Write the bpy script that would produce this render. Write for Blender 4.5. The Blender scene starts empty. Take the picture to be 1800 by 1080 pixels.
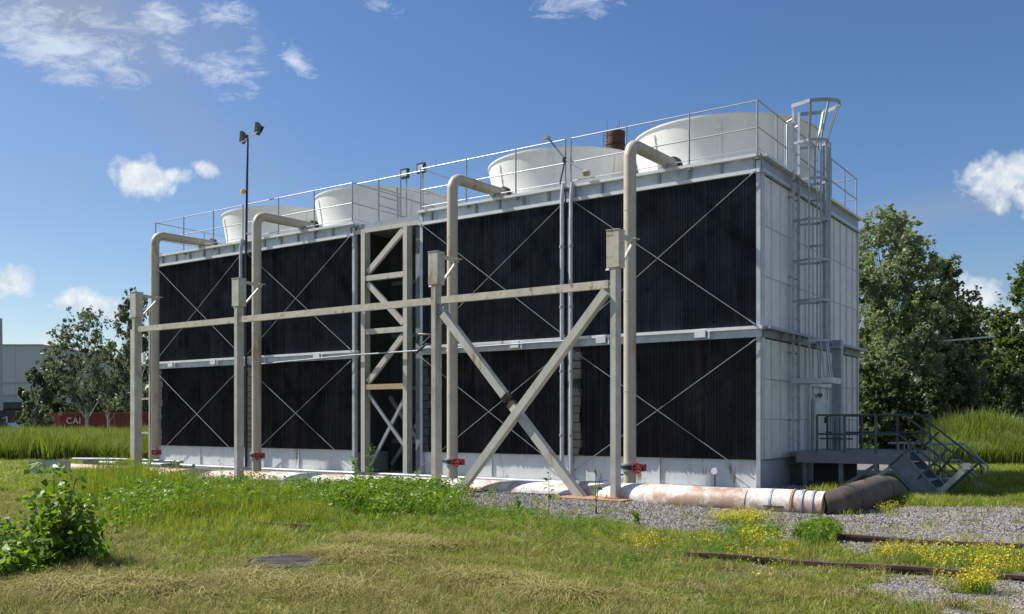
import bpy, bmesh, math, random
import numpy as np
from mathutils import Vector, Matrix
random.seed(7)
PI = math.pi
S = bpy.context.scene
C = S.collection
R = math.radians

# ------------------------------------------------------------------ camera, sky, sun, exposure
FPX = 1631.0                      # focal length in pixels of the 1800 px wide photograph
HOR = 741.0                       # horizon row
EYE = 1.6
cam_d = bpy.data.cameras.new('camera')
cam = bpy.data.objects.new('camera', cam_d)
C.objects.link(cam)
cam.location = (0, 0, EYE)
cam.rotation_euler = (R(90), 0, 0)
cam_d.sensor_width = 36
cam_d.lens = 36 * FPX / 1800
cam_d.shift_y = (HOR - 540) / 1800
cam_d.clip_start = 0.1
cam_d.clip_end = 6000
S.camera = cam
S.view_settings.view_transform = 'Standard'
S.view_settings.look = 'None'
S.view_settings.gamma = 1
S.view_settings.exposure = 0.92
S.view_settings.use_curve_mapping = False

SUN_AZ = R(161)
SUN_EL = R(47)
SUNV = Vector((math.cos(SUN_AZ) * math.cos(SUN_EL), math.sin(SUN_AZ) * math.cos(SUN_EL), math.sin(SUN_EL)))
sd = bpy.data.lights.new('sun', 'SUN')
sd.energy = 3.9
sd.angle = R(0.5)
sd.color = (1.0, 0.95, 0.86)
sun = bpy.data.objects.new('sun', sd)
C.objects.link(sun)
sun.rotation_euler = SUNV.to_track_quat('Z', 'Y').to_euler()

world = bpy.data.worlds.new('World')
S.world = world
world.use_nodes = True
SKY_STRENGTH = 0.10


def build_world():
    nt = world.node_tree
    N, L = nt.nodes, nt.links
    N.clear()
    out = N.new('ShaderNodeOutputWorld')
    bg = N.new('ShaderNodeBackground')
    bg.inputs['Strength'].default_value = SKY_STRENGTH
    L.new(bg.outputs[0], out.inputs[0])
    sky = N.new('ShaderNodeTexSky')
    sky.sky_type = 'NISHITA'
    sky.sun_disc = False
    sky.sun_elevation = SUN_EL
    sky.sun_rotation = math.atan2(SUNV.x, SUNV.y)
    sky.altitude = 100
    sky.air_density = 1.0
    sky.dust_density = 0.6
    sky.ozone_density = 2.2

    def math_(op, a, b=None, clamp=False):
        n = N.new('ShaderNodeMath')
        n.operation = op
        n.use_clamp = clamp
        for i, v in enumerate((a, b)):
            if v is None:
                continue
            if isinstance(v, (int, float)):
                n.inputs[i].default_value = v
            else:
                L.new(v, n.inputs[i])
        return n.outputs[0]
    tc = N.new('ShaderNodeTexCoord')
    sep = N.new('ShaderNodeSeparateXYZ')
    L.new(tc.outputs['Generated'], sep.inputs[0])
    ysafe = math_('MAXIMUM', sep.outputs[1], 0.05)
    u = math_('DIVIDE', sep.outputs[0], ysafe)
    v = math_('DIVIDE', sep.outputs[2], ysafe)
    comb = N.new('ShaderNodeCombineXYZ')
    L.new(u, comb.inputs[0])
    L.new(v, comb.inputs[1])

    def noise(vec, scale, detail, rough, stretch=None, dist=0.0):
        if stretch:
            m = N.new('ShaderNodeMapping')
            m.inputs['Rotation'].default_value = (0, 0, stretch[2])
            m.inputs['Scale'].default_value = (stretch[0], stretch[1], 1)
            L.new(vec, m.inputs[0])
            vec = m.outputs[0]
        n = N.new('ShaderNodeTexNoise')
        n.inputs['Scale'].default_value = scale
        n.inputs['Detail'].default_value = detail
        n.inputs['Roughness'].default_value = rough
        n.inputs['Distortion'].default_value = dist
        L.new(vec, n.inputs['Vector'])
        return n
    # warp
    wn = noise(comb.outputs[0], 14, 4, 0.6)
    sub = N.new('ShaderNodeVectorMath')
    sub.operation = 'SUBTRACT'
    L.new(wn.outputs['Color'], sub.inputs[0])
    sub.inputs[1].default_value = (0.5, 0.5, 0.5)
    sc = N.new('ShaderNodeVectorMath')
    sc.operation = 'SCALE'
    L.new(sub.outputs[0], sc.inputs[0])
    sc.inputs['Scale'].default_value = 0.035
    wp = N.new('ShaderNodeVectorMath')
    L.new(comb.outputs[0], wp.inputs[0])
    L.new(sc.outputs[0], wp.inputs[1])
    warped = wp.outputs[0]

    def blobs(lst):
        acc = None
        for (px, py, rx, ry, ang, st) in lst:
            m = N.new('ShaderNodeMapping')
            m.vector_type = 'TEXTURE'
            m.inputs['Location'].default_value = ((px - 900) / FPX, (HOR - py) / FPX, 0)
            m.inputs['Rotation'].default_value = (0, 0, R(ang))
            m.inputs['Scale'].default_value = (rx / FPX, ry / FPX, 1)
            L.new(warped, m.inputs[0])
            ln = N.new('ShaderNodeVectorMath')
            ln.operation = 'LENGTH'
            L.new(m.outputs[0], ln.inputs[0])
            val = math_('MULTIPLY', math_('SUBTRACT', 1.0, ln.outputs['Value'], True), st)
            acc = val if acc is None else math_('MAXIMUM', acc, val)
        return acc
    puffy = blobs([(250, 308, 75, 52, -5, 1.25), (300, 300, 55, 28, 0, .85), (365, 290, 45, 20, -12, .9),
                   (15, 492, 75, 40, -8, 1.1), (155, 540, 90, 34, -3, 1.15), (80, 603, 45, 18, 0, .7),
                   (1770, 310, 130, 60, 12, 1.1), (1800, 345, 110, 50, 0, .9), (1690, 525, 120, 75, -28, 1.15),
                   (1745, 560, 90, 45, 0, .9)])
    wisp = blobs([(80, 75, 230, 80, -24, 1.2), (160, 115, 90, 34, -10, 1.0), (290, 35, 75, 45, -30, 1.0),
                  (400, 25, 70, 48, -25, .95), (330, 105, 90, 32, -28, .85), (400, 135, 90, 55, -30, .8),
                  (520, 108, 62, 32, -40, 1.15), (1010, 5, 130, 40, 8, .9), (670, 5, 60, 25, -15, .7),
                  (200, 60, 120, 60, -20, .6), (440, 105, 40, 60, 30, .6)])
    veil = blobs([(110, 10, 420, 170, -18, 1.3), (330, 210, 430, 120, -35, .45), (1650, 370, 330, 42, 10, .8),
                  (40, 330, 560, 300, 0, .28), (1760, 620, 500, 200, 0, .4)])
    n1 = noise(comb.outputs[0], 34, 9, 0.62, dist=0.3)
    n2 = noise(comb.outputs[0], 22, 10, 0.72, (1.0, 2.6, R(28)), 0.6)
    n3 = noise(comb.outputs[0], 6, 4, 0.5)

    def dens(b, n, k, t, g):
        a = math_('MULTIPLY', math_('SUBTRACT', n.outputs['Fac'], 0.5), k)
        a = math_('MULTIPLY', a, math_('MULTIPLY', b, 4.0, True))
        return math_('MULTIPLY', math_('SUBTRACT', math_('ADD', b, a), t), g, True)
    dp = dens(puffy, n1, 1.9, 0.22, 1.9)
    dw = math_('MULTIPLY', dens(wisp, n2, 3.4, 0.27, 1.0), 0.85)
    dv = math_('MULTIPLY', veil, math_('ADD', n3.outputs['Fac'], 0.05))
    front = math_('MULTIPLY', math_('SUBTRACT', sep.outputs[1], 0.35), 6.0, True)
    # clouds out of view, their coverage raised to brighten the ambient light
    gsep = math_('MAXIMUM', sep.outputs[2], 0.06)
    gc = N.new('ShaderNodeCombineXYZ')
    L.new(math_('DIVIDE', sep.outputs[0], gsep), gc.inputs[0])
    L.new(math_('DIVIDE', sep.outputs[1], gsep), gc.inputs[1])
    gn = noise(gc.outputs[0], 1.1, 8, 0.6)
    gd = math_('MULTIPLY', math_('SUBTRACT', gn.outputs['Fac'], 0.50), 6.0, True)
    gd = math_('MULTIPLY', gd, math_('MULTIPLY', sep.outputs[2], 5.0, True))
    gd = math_('MULTIPLY', gd, math_('SUBTRACT', 1.0, front))
    dp = math_('MULTIPLY', dp, front)
    dw = math_('MULTIPLY', dw, front)
    dv = math_('MULTIPLY', dv, front)

    def mix(fac, a, b):
        m = N.new('ShaderNodeMix')
        m.data_type = 'RGBA'
        L.new(fac, m.inputs[0])
        for i, c in ((6, a), (7, b)):
            if isinstance(c, tuple):
                m.inputs[i].default_value = (*c, 1)
            else:
                L.new(c, m.inputs[i])
        return m.outputs[2]
    k = 1.0 / SKY_STRENGTH
    shade = N.new('ShaderNodeMapRange')
    L.new(noise(warped, 45, 5, 0.6).outputs['Fac'], shade.inputs[0])
    shade.inputs[1].default_value = 0.35
    shade.inputs[2].default_value = 0.65
    ccol = mix(shade.outputs[0], (0.33 * k, 0.38 * k, 0.43 * k), (0.50 * k, 0.51 * k, 0.51 * k))
    hsv = N.new('ShaderNodeHueSaturation')
    hsv.inputs['Hue'].default_value = 0.507
    hsv.inputs['Saturation'].default_value = 1.22
    hsv.inputs['Value'].default_value = 0.62
    L.new(sky.outputs[0], hsv.inputs['Color'])
    col = mix(math_('MULTIPLY', dv, 1.05, True), hsv.outputs[0], (0.19 * k, 0.215 * k, 0.26 * k))
    col = mix(dw, col, (0.36 * k, 0.41 * k, 0.48 * k))
    col = mix(math_('MULTIPLY', math_('ADD', dp, gd, True), 0.92), col, ccol)
    L.new(col, bg.inputs[0])
    world.cycles.sampling_method = 'MANUAL'
    world.cycles.sample_map_resolution = 512


build_world()

# ------------------------------------------------------------------ helpers
TH = math.atan2(-.5718, .8205)
EX = np.array([math.cos(TH), math.sin(TH), 0.0])
EY = np.array([-math.sin(TH), math.cos(TH), 0.0])
P0 = np.array([5.84, 21.75, 0.0])


def W(x, y, z=0.0):               # tower frame -> world
    return Vector(P0 + EX * x + EY * y + np.array([0, 0, z]))


def G(px, py, z=0.0):             # point of height z seen at that place of the photograph
    Z = (EYE - z) * FPX / (py - HOR)
    return ((px - 900) / FPX * Z, Z, z)


def U(px, Z, py=None):            # point at depth Z
    return ((px - 900) / FPX * Z, Z, 0 if py is None else EYE + (HOR - py) * Z / FPX)


class MB:
    def __init__(s):
        s.v = []
        s.f = []

    def box(s, x0, x1, y0, y1, z0, z1):
        b = len(s.v)
        s.v += [(x, y, z) for z in (z0, z1) for y in (y0, y1) for x in (x0, x1)]
        s.f += [(b + i, b + j, b + k, b + l) for i, j, k, l in
                ((0, 2, 3, 1), (4, 5, 7, 6), (0, 1, 5, 4), (2, 6, 7, 3), (0, 4, 6, 2), (1, 3, 7, 5))]
        return s

    def bar(s, p, q, w, h, up=(0, 0, 1)):
        p, q = Vector(p), Vector(q)
        d = (q - p).normalized()
        up = Vector(up)
        if abs(d.dot(up)) > .98:
            up = Vector((1, 0, 0))
        a = d.cross(up).normalized() * (w / 2)
        c = a.cross(d).normalized() * (h / 2)
        b = len(s.v)
        for e in (p, q):
            s.v += [tuple(e - a - c), tuple(e + a - c), tuple(e + a + c), tuple(e - a + c)]
        s.f += [(b + 3, b + 2, b + 1, b), (b + 4, b + 5, b + 6, b + 7)]
        for i in range(4):
            j = (i + 1) % 4
            s.f.append((b + i, b + j, b + 4 + j, b + 4 + i))
        return s

    def tube(s, pts, r, n=10, cap=True):
        pts = [Vector(p) for p in pts]
        if not isinstance(r, (list, tuple)):
            r = [r] * len(pts)
        b = len(s.v)
        t0 = (pts[1] - pts[0]).normalized()
        ref = Vector((0, 0, 1)) if abs(t0.z) < .9 else Vector((1, 0, 0))
        nn = (ref - t0 * ref.dot(t0)).normalized()
        for i, p in enumerate(pts):
            if i == 0:
                t = t0
            elif i == len(pts) - 1:
                t = (pts[i] - pts[i - 1]).normalized()
            else:
                t = ((pts[i + 1] - pts[i]).normalized() + (pts[i] - pts[i - 1]).normalized())
                t = t.normalized() if t.length > 1e-6 else t0
            nn = (nn - t * nn.dot(t)).normalized()
            bb = t.cross(nn)
            for k in range(n):
                a = 2 * PI * k / n
                s.v.append(tuple(p + (nn * math.cos(a) + bb * math.sin(a)) * r[i]))
        for i in range(len(pts) - 1):
            for k in range(n):
                k2 = (k + 1) % n
                s.f.append((b + i * n + k, b + i * n + k2, b + (i + 1) * n + k2, b + (i + 1) * n + k))
        if cap:
            s.f.append(tuple(b + k for k in reversed(range(n))))
            s.f.append(tuple(b + (len(pts) - 1) * n + k for k in range(n)))
        return s

    def lathe(s, prof, c=(0, 0, 0), n=48, a0=0, a1=2 * PI):
        b = len(s.v)
        full = abs(a1 - a0 - 2 * PI) < 1e-6
        m = n if full else n + 1
        for r, z in prof:
            for k in range(m):
                a = a0 + (a1 - a0) * k / n
                s.v.append((c[0] + r * math.cos(a), c[1] + r * math.sin(a), c[2] + z))
        for i in range(len(prof) - 1):
            for k in range(n):
                k2 = (k + 1) % m
                s.f.append((b + i * m + k, b + i * m + k2, b + (i + 1) * m + k2, b + (i + 1) * m + k))
        return s

    def poly(s, pts, t):          # flat polygon extruded along vector t
        b = len(s.v)
        n = len(pts)
        t = Vector(t)
        s.v += [tuple(p) for p in pts] + [tuple(Vector(p) + t) for p in pts]
        s.f.append(tuple(b + k for k in reversed(range(n))))
        s.f.append(tuple(b + n + k for k in range(n)))
        for k in range(n):
            k2 = (k + 1) % n
            s.f.append((b + k, b + k2, b + n + k2, b + n + k))
        return s

    def mesh(s, name, mat, org=(0, 0, 0), smooth=True):
        me = bpy.data.meshes.new(name)
        o = org
        me.from_pydata([(x - o[0], y - o[1], z - o[2]) for x, y, z in s.v], [], s.f)
        if mat:
            me.materials.append(mat)
        bm = bmesh.new()
        bm.from_mesh(me)
        bmesh.ops.recalc_face_normals(bm, faces=bm.faces)
        bm.to_mesh(me)
        bm.free()
        if smooth:
            me.polygons.foreach_set('use_smooth', [True] * len(me.polygons))
            me.set_sharp_from_angle(angle=R(38))
        return me

    def build(s, name, mat, parent=None, label=None, kind=None):
        org = ORG.get(parent.name, (0, 0, 0)) if parent else (0, 0, 0)
        o = bpy.data.objects.new(name, s.mesh(name, mat, org))
        C.objects.link(o)
        if parent:
            o.parent = parent
            ORG[o.name] = org
        if label:
            o['label'] = label
        if kind:
            o['kind'] = kind
        return o


ORG = {}


def thing(name, label, cat, org=(0, 0, 0), frame='T', group=None):
    o = bpy.data.objects.new(name, None)
    C.objects.link(o)
    o.empty_display_size = .2
    if frame == 'T':
        o.location = W(*org)
        o.rotation_euler = (0, 0, TH)
    else:
        o.location = org
    o['label'] = label
    o['category'] = cat
    if group:
        o['group'] = group
    ORG[o.name] = tuple(org)
    return o


def single(name, mb, mat, label, cat, org=(0, 0, 0), frame='T', group=None, kind=None):
    o = bpy.data.objects.new(name, mb.mesh(name, mat, org))
    C.objects.link(o)
    if frame == 'T':
        o.location = W(*org)
        o.rotation_euler = (0, 0, TH)
    else:
        o.location = org
    if label:
        o['label'] = label
    if cat:
        o['category'] = cat
    if group:
        o['group'] = group
    if kind:
        o['kind'] = kind
    ORG[o.name] = tuple(org)
    return o


def inst(name, me, parent, loc=(0, 0, 0), rot=(0, 0, 0), scale=None):   # a piece sharing mesh data; loc in the frame of the thing
    o = bpy.data.objects.new(name, me)
    C.objects.link(o)
    o.parent = parent
    g = ORG.get(parent.name, (0, 0, 0))
    o.location = (loc[0] - g[0], loc[1] - g[1], loc[2] - g[2])
    o.rotation_euler = rot
    if scale:
        o.scale = scale
    return o


def copy_tree(o, parent=None):
    c = o.copy()
    C.objects.link(c)
    if parent:
        c.parent = parent
    for ch in list(o.children):
        copy_tree(ch, c)
    return c


# ------------------------------------------------------------------ materials
def mat(name, col, rough=.6, metal=0.0, var=.12, scale=3.0, streak=0.0, streakcol=(.12, .08, .05), rust=0.0,
        rustcol=(.22, .09, .035), rustscale=2.0, bump=.0, bumpscale=60, spec=.5, stretch=(1, 1, .25)):
    m = bpy.data.materials.new(name)
    m.use_nodes = True
    N, L = m.node_tree.nodes, m.node_tree.links
    bs = N['Principled BSDF']
    bs.inputs['Roughness'].default_value = rough
    bs.inputs['Metallic'].default_value = metal
    bs.inputs['Specular IOR Level'].default_value = spec
    tc = N.new('ShaderNodeTexCoord')
    oi = N.new('ShaderNodeObjectInfo')
    ad = N.new('ShaderNodeVectorMath')
    ad.operation = 'ADD'
    L.new(tc.outputs['Object'], ad.inputs[0])
    mul = N.new('ShaderNodeMath')
    mul.operation = 'MULTIPLY'
    mul.inputs[1].default_value = 31
    L.new(oi.outputs['Random'], mul.inputs[0])
    L.new(mul.outputs[0], ad.inputs[1])
    vec = ad.outputs[0]

    def noise(sc, det=5, ro=.6, st=None):
        v = vec
        if st:
            mp = N.new('ShaderNodeMapping')
            mp.inputs['Scale'].default_value = st
            L.new(vec, mp.inputs[0])
            v = mp.outputs[0]
        n = N.new('ShaderNodeTexNoise')
        n.inputs['Scale'].default_value = sc
        n.inputs['Detail'].default_value = det
        n.inputs['Roughness'].default_value = ro
        L.new(v, n.inputs['Vector'])
        return n.outputs['Fac']

    def ramp(src, lo, hi):
        r = N.new('ShaderNodeMapRange')
        r.inputs[1].default_value = lo
        r.inputs[2].default_value = hi
        L.new(src, r.inputs[0])
        return r.outputs[0]

    def mix(f, a, b):
        x = N.new('ShaderNodeMix')
        x.data_type = 'RGBA'
        L.new(f, x.inputs[0])
        for i, c in ((6, a), (7, b)):
            if isinstance(c, tuple):
                x.inputs[i].default_value = (*c, 1)
            else:
                L.new(c, x.inputs[i])
        return x.outputs[2]
    lo = tuple(c * (1 - var) for c in col)
    hi = tuple(min(1, c * (1 + var)) for c in col)
    out = mix(ramp(noise(scale), .3, .7), lo, hi)
    if streak > 0:
        f = ramp(noise(6, 4, .65, (1, 1, .06)), .52, .8)
        mm = N.new('ShaderNodeMath')
        mm.operation = 'MULTIPLY'
        mm.inputs[1].default_value = streak
        L.new(f, mm.inputs[0])
        out = mix(mm.outputs[0], out, streakcol)
    if rust > 0:
        f = ramp(noise(rustscale, 8, .7, stretch), .62 - rust * .25, .70 - rust * .2)
        out = mix(f, out, rustcol)
    L.new(out, bs.inputs['Base Color'])
    rr = ramp(noise(scale * 3), .2, .8)
    r2 = N.new('ShaderNodeMapRange')
    r2.inputs[3].default_value = max(.05, rough - .1)
    r2.inputs[4].default_value = min(1, rough + .12)
    L.new(rr, r2.inputs[0])
    L.new(r2.outputs[0], bs.inputs['Roughness'])
    if bump > 0:
        b = N.new('ShaderNodeBump')
        b.inputs['Strength'].default_value = bump
        b.inputs['Distance'].default_value = .02
        L.new(noise(bumpscale, 4), b.inputs['Height'])
        L.new(b.outputs[0], bs.inputs['Normal'])
    return m


def leafmat(name, c1, c2, trans=.35, tcol=None, rough=.45, scale=.8, spec=.4):
    m = bpy.data.materials.new(name)
    m.use_nodes = True
    N, L = m.node_tree.nodes, m.node_tree.links
    bs = N['Principled BSDF']
    out = N['Material Output']
    bs.inputs['Roughness'].default_value = rough
    bs.inputs['Specular IOR Level'].default_value = spec
    geo = N.new('ShaderNodeNewGeometry')
    oi = N.new('ShaderNodeObjectInfo')
    n = N.new('ShaderNodeTexNoise')
    n.inputs['Scale'].default_value = scale
    n.inputs['Detail'].default_value = 3
    L.new(geo.outputs['Position'], n.inputs['Vector'])
    a = N.new('ShaderNodeMath')
    a.operation = 'ADD'
    L.new(n.outputs['Fac'], a.inputs[0])
    s = N.new('ShaderNodeMath')
    s.operation = 'MULTIPLY_ADD'
    L.new(oi.outputs['Random'], s.inputs[0])
    s.inputs[1].default_value = .7
    s.inputs[2].default_value = -.35
    L.new(s.outputs[0], a.inputs[1])
    isl = N.new('ShaderNodeMath')
    isl.operation = 'MULTIPLY_ADD'
    L.new(geo.outputs['Random Per Island'], isl.inputs[0])
    isl.inputs[1].default_value = .6
    L.new(a.outputs[0], isl.inputs[2])
    rg = N.new('ShaderNodeMapRange')
    rg.inputs[1].default_value = .3
    rg.inputs[2].default_value = 1.3
    L.new(isl.outputs[0], rg.inputs[0])
    mx = N.new('ShaderNodeMix')
    mx.data_type = 'RGBA'
    L.new(rg.outputs[0], mx.inputs[0])
    mx.inputs[6].default_value = (*c1, 1)
    mx.inputs[7].default_value = (*c2, 1)
    L.new(mx.outputs[2], bs.inputs['Base Color'])
    tr = N.new('ShaderNodeBsdfTranslucent')
    if tcol:
        mt = N.new('ShaderNodeMix')
        mt.data_type = 'RGBA'
        mt.blend_type = 'MULTIPLY'
        mt.inputs[0].default_value = 1
        L.new(mx.outputs[2], mt.inputs[6])
        mt.inputs[7].default_value = (*tcol, 1)
        L.new(mt.outputs[2], tr.inputs[0])
    else:
        L.new(mx.outputs[2], tr.inputs[0])
    sh = N.new('ShaderNodeMixShader')
    sh.inputs[0].default_value = trans
    L.new(bs.outputs[0], sh.inputs[1])
    L.new(tr.outputs[0], sh.inputs[2])
    L.new(sh.outputs[0], out.inputs[0])
    return m


M = {}
M['galv'] = mat('galvanised_steel', (.46, .49, .52), .42, .35, .18, 4, streak=.25, streakcol=(.30, .30, .30), bump=.05)
M['railgalv'] = mat('weathered_galvanised_tube', (.32, .34, .36), .4, .4, .15, 4)
M['galv_dull'] = mat('dull_galvanised_steel', (.30, .33, .36), .5, .3, .15, 4, streak=.2, streakcol=(.15, .15, .15))
M['white_steel'] = mat('white_coated_steel', (.66, .69, .72), .5, 0, .10, 2, streak=.3, streakcol=(.38, .36, .33), rust=.06, bump=.04)
M['basin'] = mat('white_basin_shell', (.72, .74, .73), .5, 0, .08, 1.5, streak=.45, streakcol=(.38, .36, .32), rust=.05, bump=.05)
M['basin_end'] = mat('grey_basin_shell', (.36, .39, .42), .6, 0, .12, 2, streak=.3, streakcol=(.2, .2, .2))
M['clad'] = mat('pale_grey_cladding', (.67, .69, .71), .6, 0, .10, 1.2, streak=.6, streakcol=(.37, .39, .36), bump=.04)
M['clad_low'] = mat('weathered_grey_cladding', (.60, .63, .59), .6, 0, .12, 1.2, streak=.7, streakcol=(.31, .34, .25), bump=.04)
M['frp'] = mat('white_fan_stack_shell', (.74, .73, .69), .45, 0, .07, .7, streak=.45, streakcol=(.55, .53, .47), bump=.02)
M['fill'] = mat('black_fill_sheet', (.032, .037, .049), .9, 0, .55, .8, streak=.9, streakcol=(.075, .076, .076), bump=.12, bumpscale=9, spec=.12)
M['fill_low'] = mat('sooty_black_fill_sheet', (.027, .027, .031), .9, 0, .55, .8, streak=.95, streakcol=(.075, .062, .050), bump=.12, bumpscale=9, spec=.1)
M['dark'] = mat('dark_grey_sheet', (.045, .05, .05), .7, 0, .25, 2, streak=.5, streakcol=(.02, .02, .02))
M['darkpanel'] = mat('brown_grey_edge_sheet', (.05, .048, .043), .8, 0, .3, 5, streak=.6, streakcol=(.02, .02, .02))
M['beige'] = mat('beige_painted_steel', (.47, .45, .40), .55, 0, .18, 3, streak=.6, streakcol=(.24, .20, .15), rust=.16, rustcol=(.30, .19, .11), bump=.12)
M['beige_rusty'] = mat('flaking_beige_steel', (.52, .48, .40), .6, 0, .15, 4, streak=.4, streakcol=(.28, .2, .12), rust=.22, rustcol=(.30, .17, .09), rustscale=6, stretch=(1, 1, 1), bump=.15)
M['pipe'] = mat('beige_painted_pipe', (.46, .415, .33), .5, 0, .08, 2.5, streak=.7, streakcol=(.30, .20, .11), rust=.12, rustcol=(.34, .19, .09), bump=.05)
M['truss'] = mat('pale_beige_truss_paint', (.50, .48, .43), .55, 0, .08, 3, streak=.5, streakcol=(.3, .27, .22), rust=.12, rustcol=(.32, .22, .14))
M['wood'] = mat('tan_painted_brace', (.42, .31, .18), .6, 0, .12, 5)
M['lag'] = mat('white_lagging_with_rust', (.66, .63, .60), .55, 0, .2, 2.5, streak=.5, streakcol=(.33, .28, .24), rust=.56, rustcol=(.36, .23, .17), rustscale=1.0, stretch=(1, 1, 1), bump=.12, bumpscale=12)
M['lag_left'] = mat('rust_pink_lagging', (.50, .33, .26), .6, 0, .15, 2, rust=.25, rustcol=(.62, .55, .48), rustscale=1.5, stretch=(1, 1, 1), bump=.15, bumpscale=12)
M['brownpipe'] = mat('shade_darkened_brown_pipe', (.085, .068, .058), .85, 0, .35, 2, streak=.4, streakcol=(.05, .04, .035), rust=.25, rustcol=(.14, .09, .07))  # brown taken darker: the platform's shade is put into the colour
M['rustplate'] = mat('rusted_plate', (.36, .20, .11), .85, 0, .25, 5, bump=.2)
M['stair'] = mat('blue_grey_stair_steel', (.15, .17, .185), .5, .1, .2, 3, streak=.3, streakcol=(.06, .06, .05))
M['rail_dark'] = mat('dark_green_handrail', (.06, .075, .065), .5, .1, .2, 4)
M['rail_light'] = mat('pale_green_grey_handrail', (.30, .33, .30), .5, .1, .15, 4)
M['red'] = mat('red_paint', (.27, .02, .022), .4, 0, .15, 8)
M['black'] = mat('black_plastic', (.015, .015, .017), .4, 0, .2, 4)
M['lampglass'] = mat('lamp_glass', (.55, .6, .66), .15, 0, .05, 4)
M['brick'] = mat('dark_red_brick', (.13, .055, .045), .9, 0, .25, 6, streak=.4, streakcol=(.06, .03, .03))
M['contred'] = mat('faded_red_container_paint', (.22, .045, .035), .6, 0, .15, .6, streak=.3, streakcol=(.12, .05, .04))
M['contpink'] = mat('pink_red_frame_and_lit_end_paint', (.33, .09, .075), .6, 0, .12, .6)
M['whitepaint'] = mat('white_paint', (.75, .75, .74), .6, 0, .08, 3)
M['warehouse'] = mat('pale_blue_grey_sheeting', (.42, .48, .52), .6, 0, .05, .05)
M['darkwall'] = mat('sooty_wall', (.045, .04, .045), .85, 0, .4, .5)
M['carblue'] = mat('blue_car_paint', (.02, .06, .25), .25, .2, .05, 2)
M['glass'] = mat('dark_window_glass', (.02, .025, .03), .08, 0, .05, 2)
M['rubber'] = mat('tyre_rubber', (.02, .02, .02), .8)
M['railsteel'] = mat('rusty_rail_steel', (.085, .052, .04), .7, .2, .3, 6, rust=.2, rustcol=(.16, .08, .05))
M['castiron'] = mat('weathered_grey_cover', (.085, .075, .068), .9, 0, .45, 5, bump=.3, bumpscale=25)
M['concrete'] = mat('pale_concrete', (.36, .34, .31), .85, 0, .2, 4, bump=.2)
M['zinc'] = mat('bright_zinc_sheet', (.40, .43, .44), .4, .5, .15, 5)
M['bark'] = mat('grey_brown_bark', (.085, .07, .055), .9, 0, .3, 4, bump=.4)
M['birchbark'] = mat('pale_birch_bark', (.50, .48, .44), .8, 0, .2, 3, rust=.3, rustcol=(.05, .05, .05), rustscale=3, stretch=(1, 1, 2))
M['stem'] = mat('green_brown_stem', (.10, .10, .04), .8)
M['stone'] = mat('light_grey_stone', (.33, .31, .29), .9, 0, .2, 10, bump=.3)
M['yellow'] = mat('yellow_tape', (.75, .55, .03), .5)
M['leaf_tree'] = leafmat('alder_leaves', (.125, .16, .095), (.30, .33, .225), .5, (1.0, 1.15, .5))
M['leaf_dark'] = leafmat('dark_understorey_leaves', (.075, .11, .05), (.18, .225, .105), .48, (1.0, 1.15, .5))
M['leaf_light'] = leafmat('light_willow_leaves', (.085, .13, .045), (.20, .25, .10), .45, (1.1, 1.2, .5))
M['leaf_birch'] = leafmat('grey_green_birch_leaves', (.12, .145, .11), (.23, .26, .20), .42, (1.0, 1.1, .6))
M['leaf_bush'] = leafmat('maple_sapling_leaves', (.085, .16, .022), (.24, .34, .05), .5, (1.3, 1.4, .35), scale=3)
M['grass'] = leafmat('green_grass_blades', (.16, .195, .026), (.38, .40, .07), .4, (1.2, 1.25, .5), rough=.55, scale=.9)
M['dry'] = leafmat('dry_straw_blades', (.21, .19, .055), (.41, .375, .125), .3, rough=.7, scale=1.5)
M['lush'] = leafmat('lush_green_weed_leaves', (.07, .15, .014), (.20, .31, .035), .42, (1.25, 1.35, .4), scale=2)
M['meadow'] = leafmat('tall_meadow_blades', (.10, .14, .028), (.25, .29, .07), .4, (1.2, 1.3, .45), rough=.55, scale=.12)
M['petal'] = leafmat('yellow_petals', (.55, .46, .02), (.80, .68, .03), .3, scale=3)
M['orangeleaf'] = leafmat('orange_leaf', (.5, .15, .02), (.6, .3, .03), .3, scale=3)


def gravel_material():
    m = mat('gravel_stone_grey', (.26, .24, .235), .9, 0, .45, 1.0)
    m2 = m
    N, L = m2.node_tree.nodes, m2.node_tree.links
    oi = N.new('ShaderNodeObjectInfo')
    cr = N.new('ShaderNodeValToRGB')
    e = cr.color_ramp.elements
    e[0].color = (.09, .08, .075, 1)
    e[1].color = (.34, .315, .30, 1)
    for p, c in ((.35, (.175, .16, .155, 1)), (.7, (.25, .23, .22, 1))):
        k = e.new(p)
        k.color = c
    L.new(oi.outputs['Random'], cr.inputs[0])
    L.new(cr.outputs[0], N['Principled BSDF'].inputs['Base Color'])
    return m2


M['gravel'] = gravel_material()


# ------------------------------------------------------------------ ground masks (world metres)
def vnoise(x, y, sc, seed=0):
    x = np.asarray(x, float) * sc + seed * 17.3
    y = np.asarray(y, float) * sc + seed * 9.1
    xi, yi = np.floor(x), np.floor(y)
    fx, fy = x - xi, y - yi
    fx = fx * fx * (3 - 2 * fx)
    fy = fy * fy * (3 - 2 * fy)

    def h(a, b):
        t = np.sin(a * 127.1 + b * 311.7 + seed * 74.7) * 43758.5453
        return t - np.floor(t)
    return (h(xi, yi) * (1 - fx) + h(xi + 1, yi) * fx) * (1 - fy) + (h(xi, yi + 1) * (1 - fx) + h(xi + 1, yi + 1) * fx) * fy


def fbm(x, y, sc, seed=0, o=4):
    a = np.zeros_like(np.asarray(x, float))
    w = 0
    for i in range(o):
        a += vnoise(x, y, sc * 2 ** i, seed + i) * .5 ** i
        w += .5 ** i
    return a / w


def to_px(x, y):
    y = np.maximum(y, 1.0)
    return 900 + FPX * x / y, HOR + EYE * FPX / y


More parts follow.
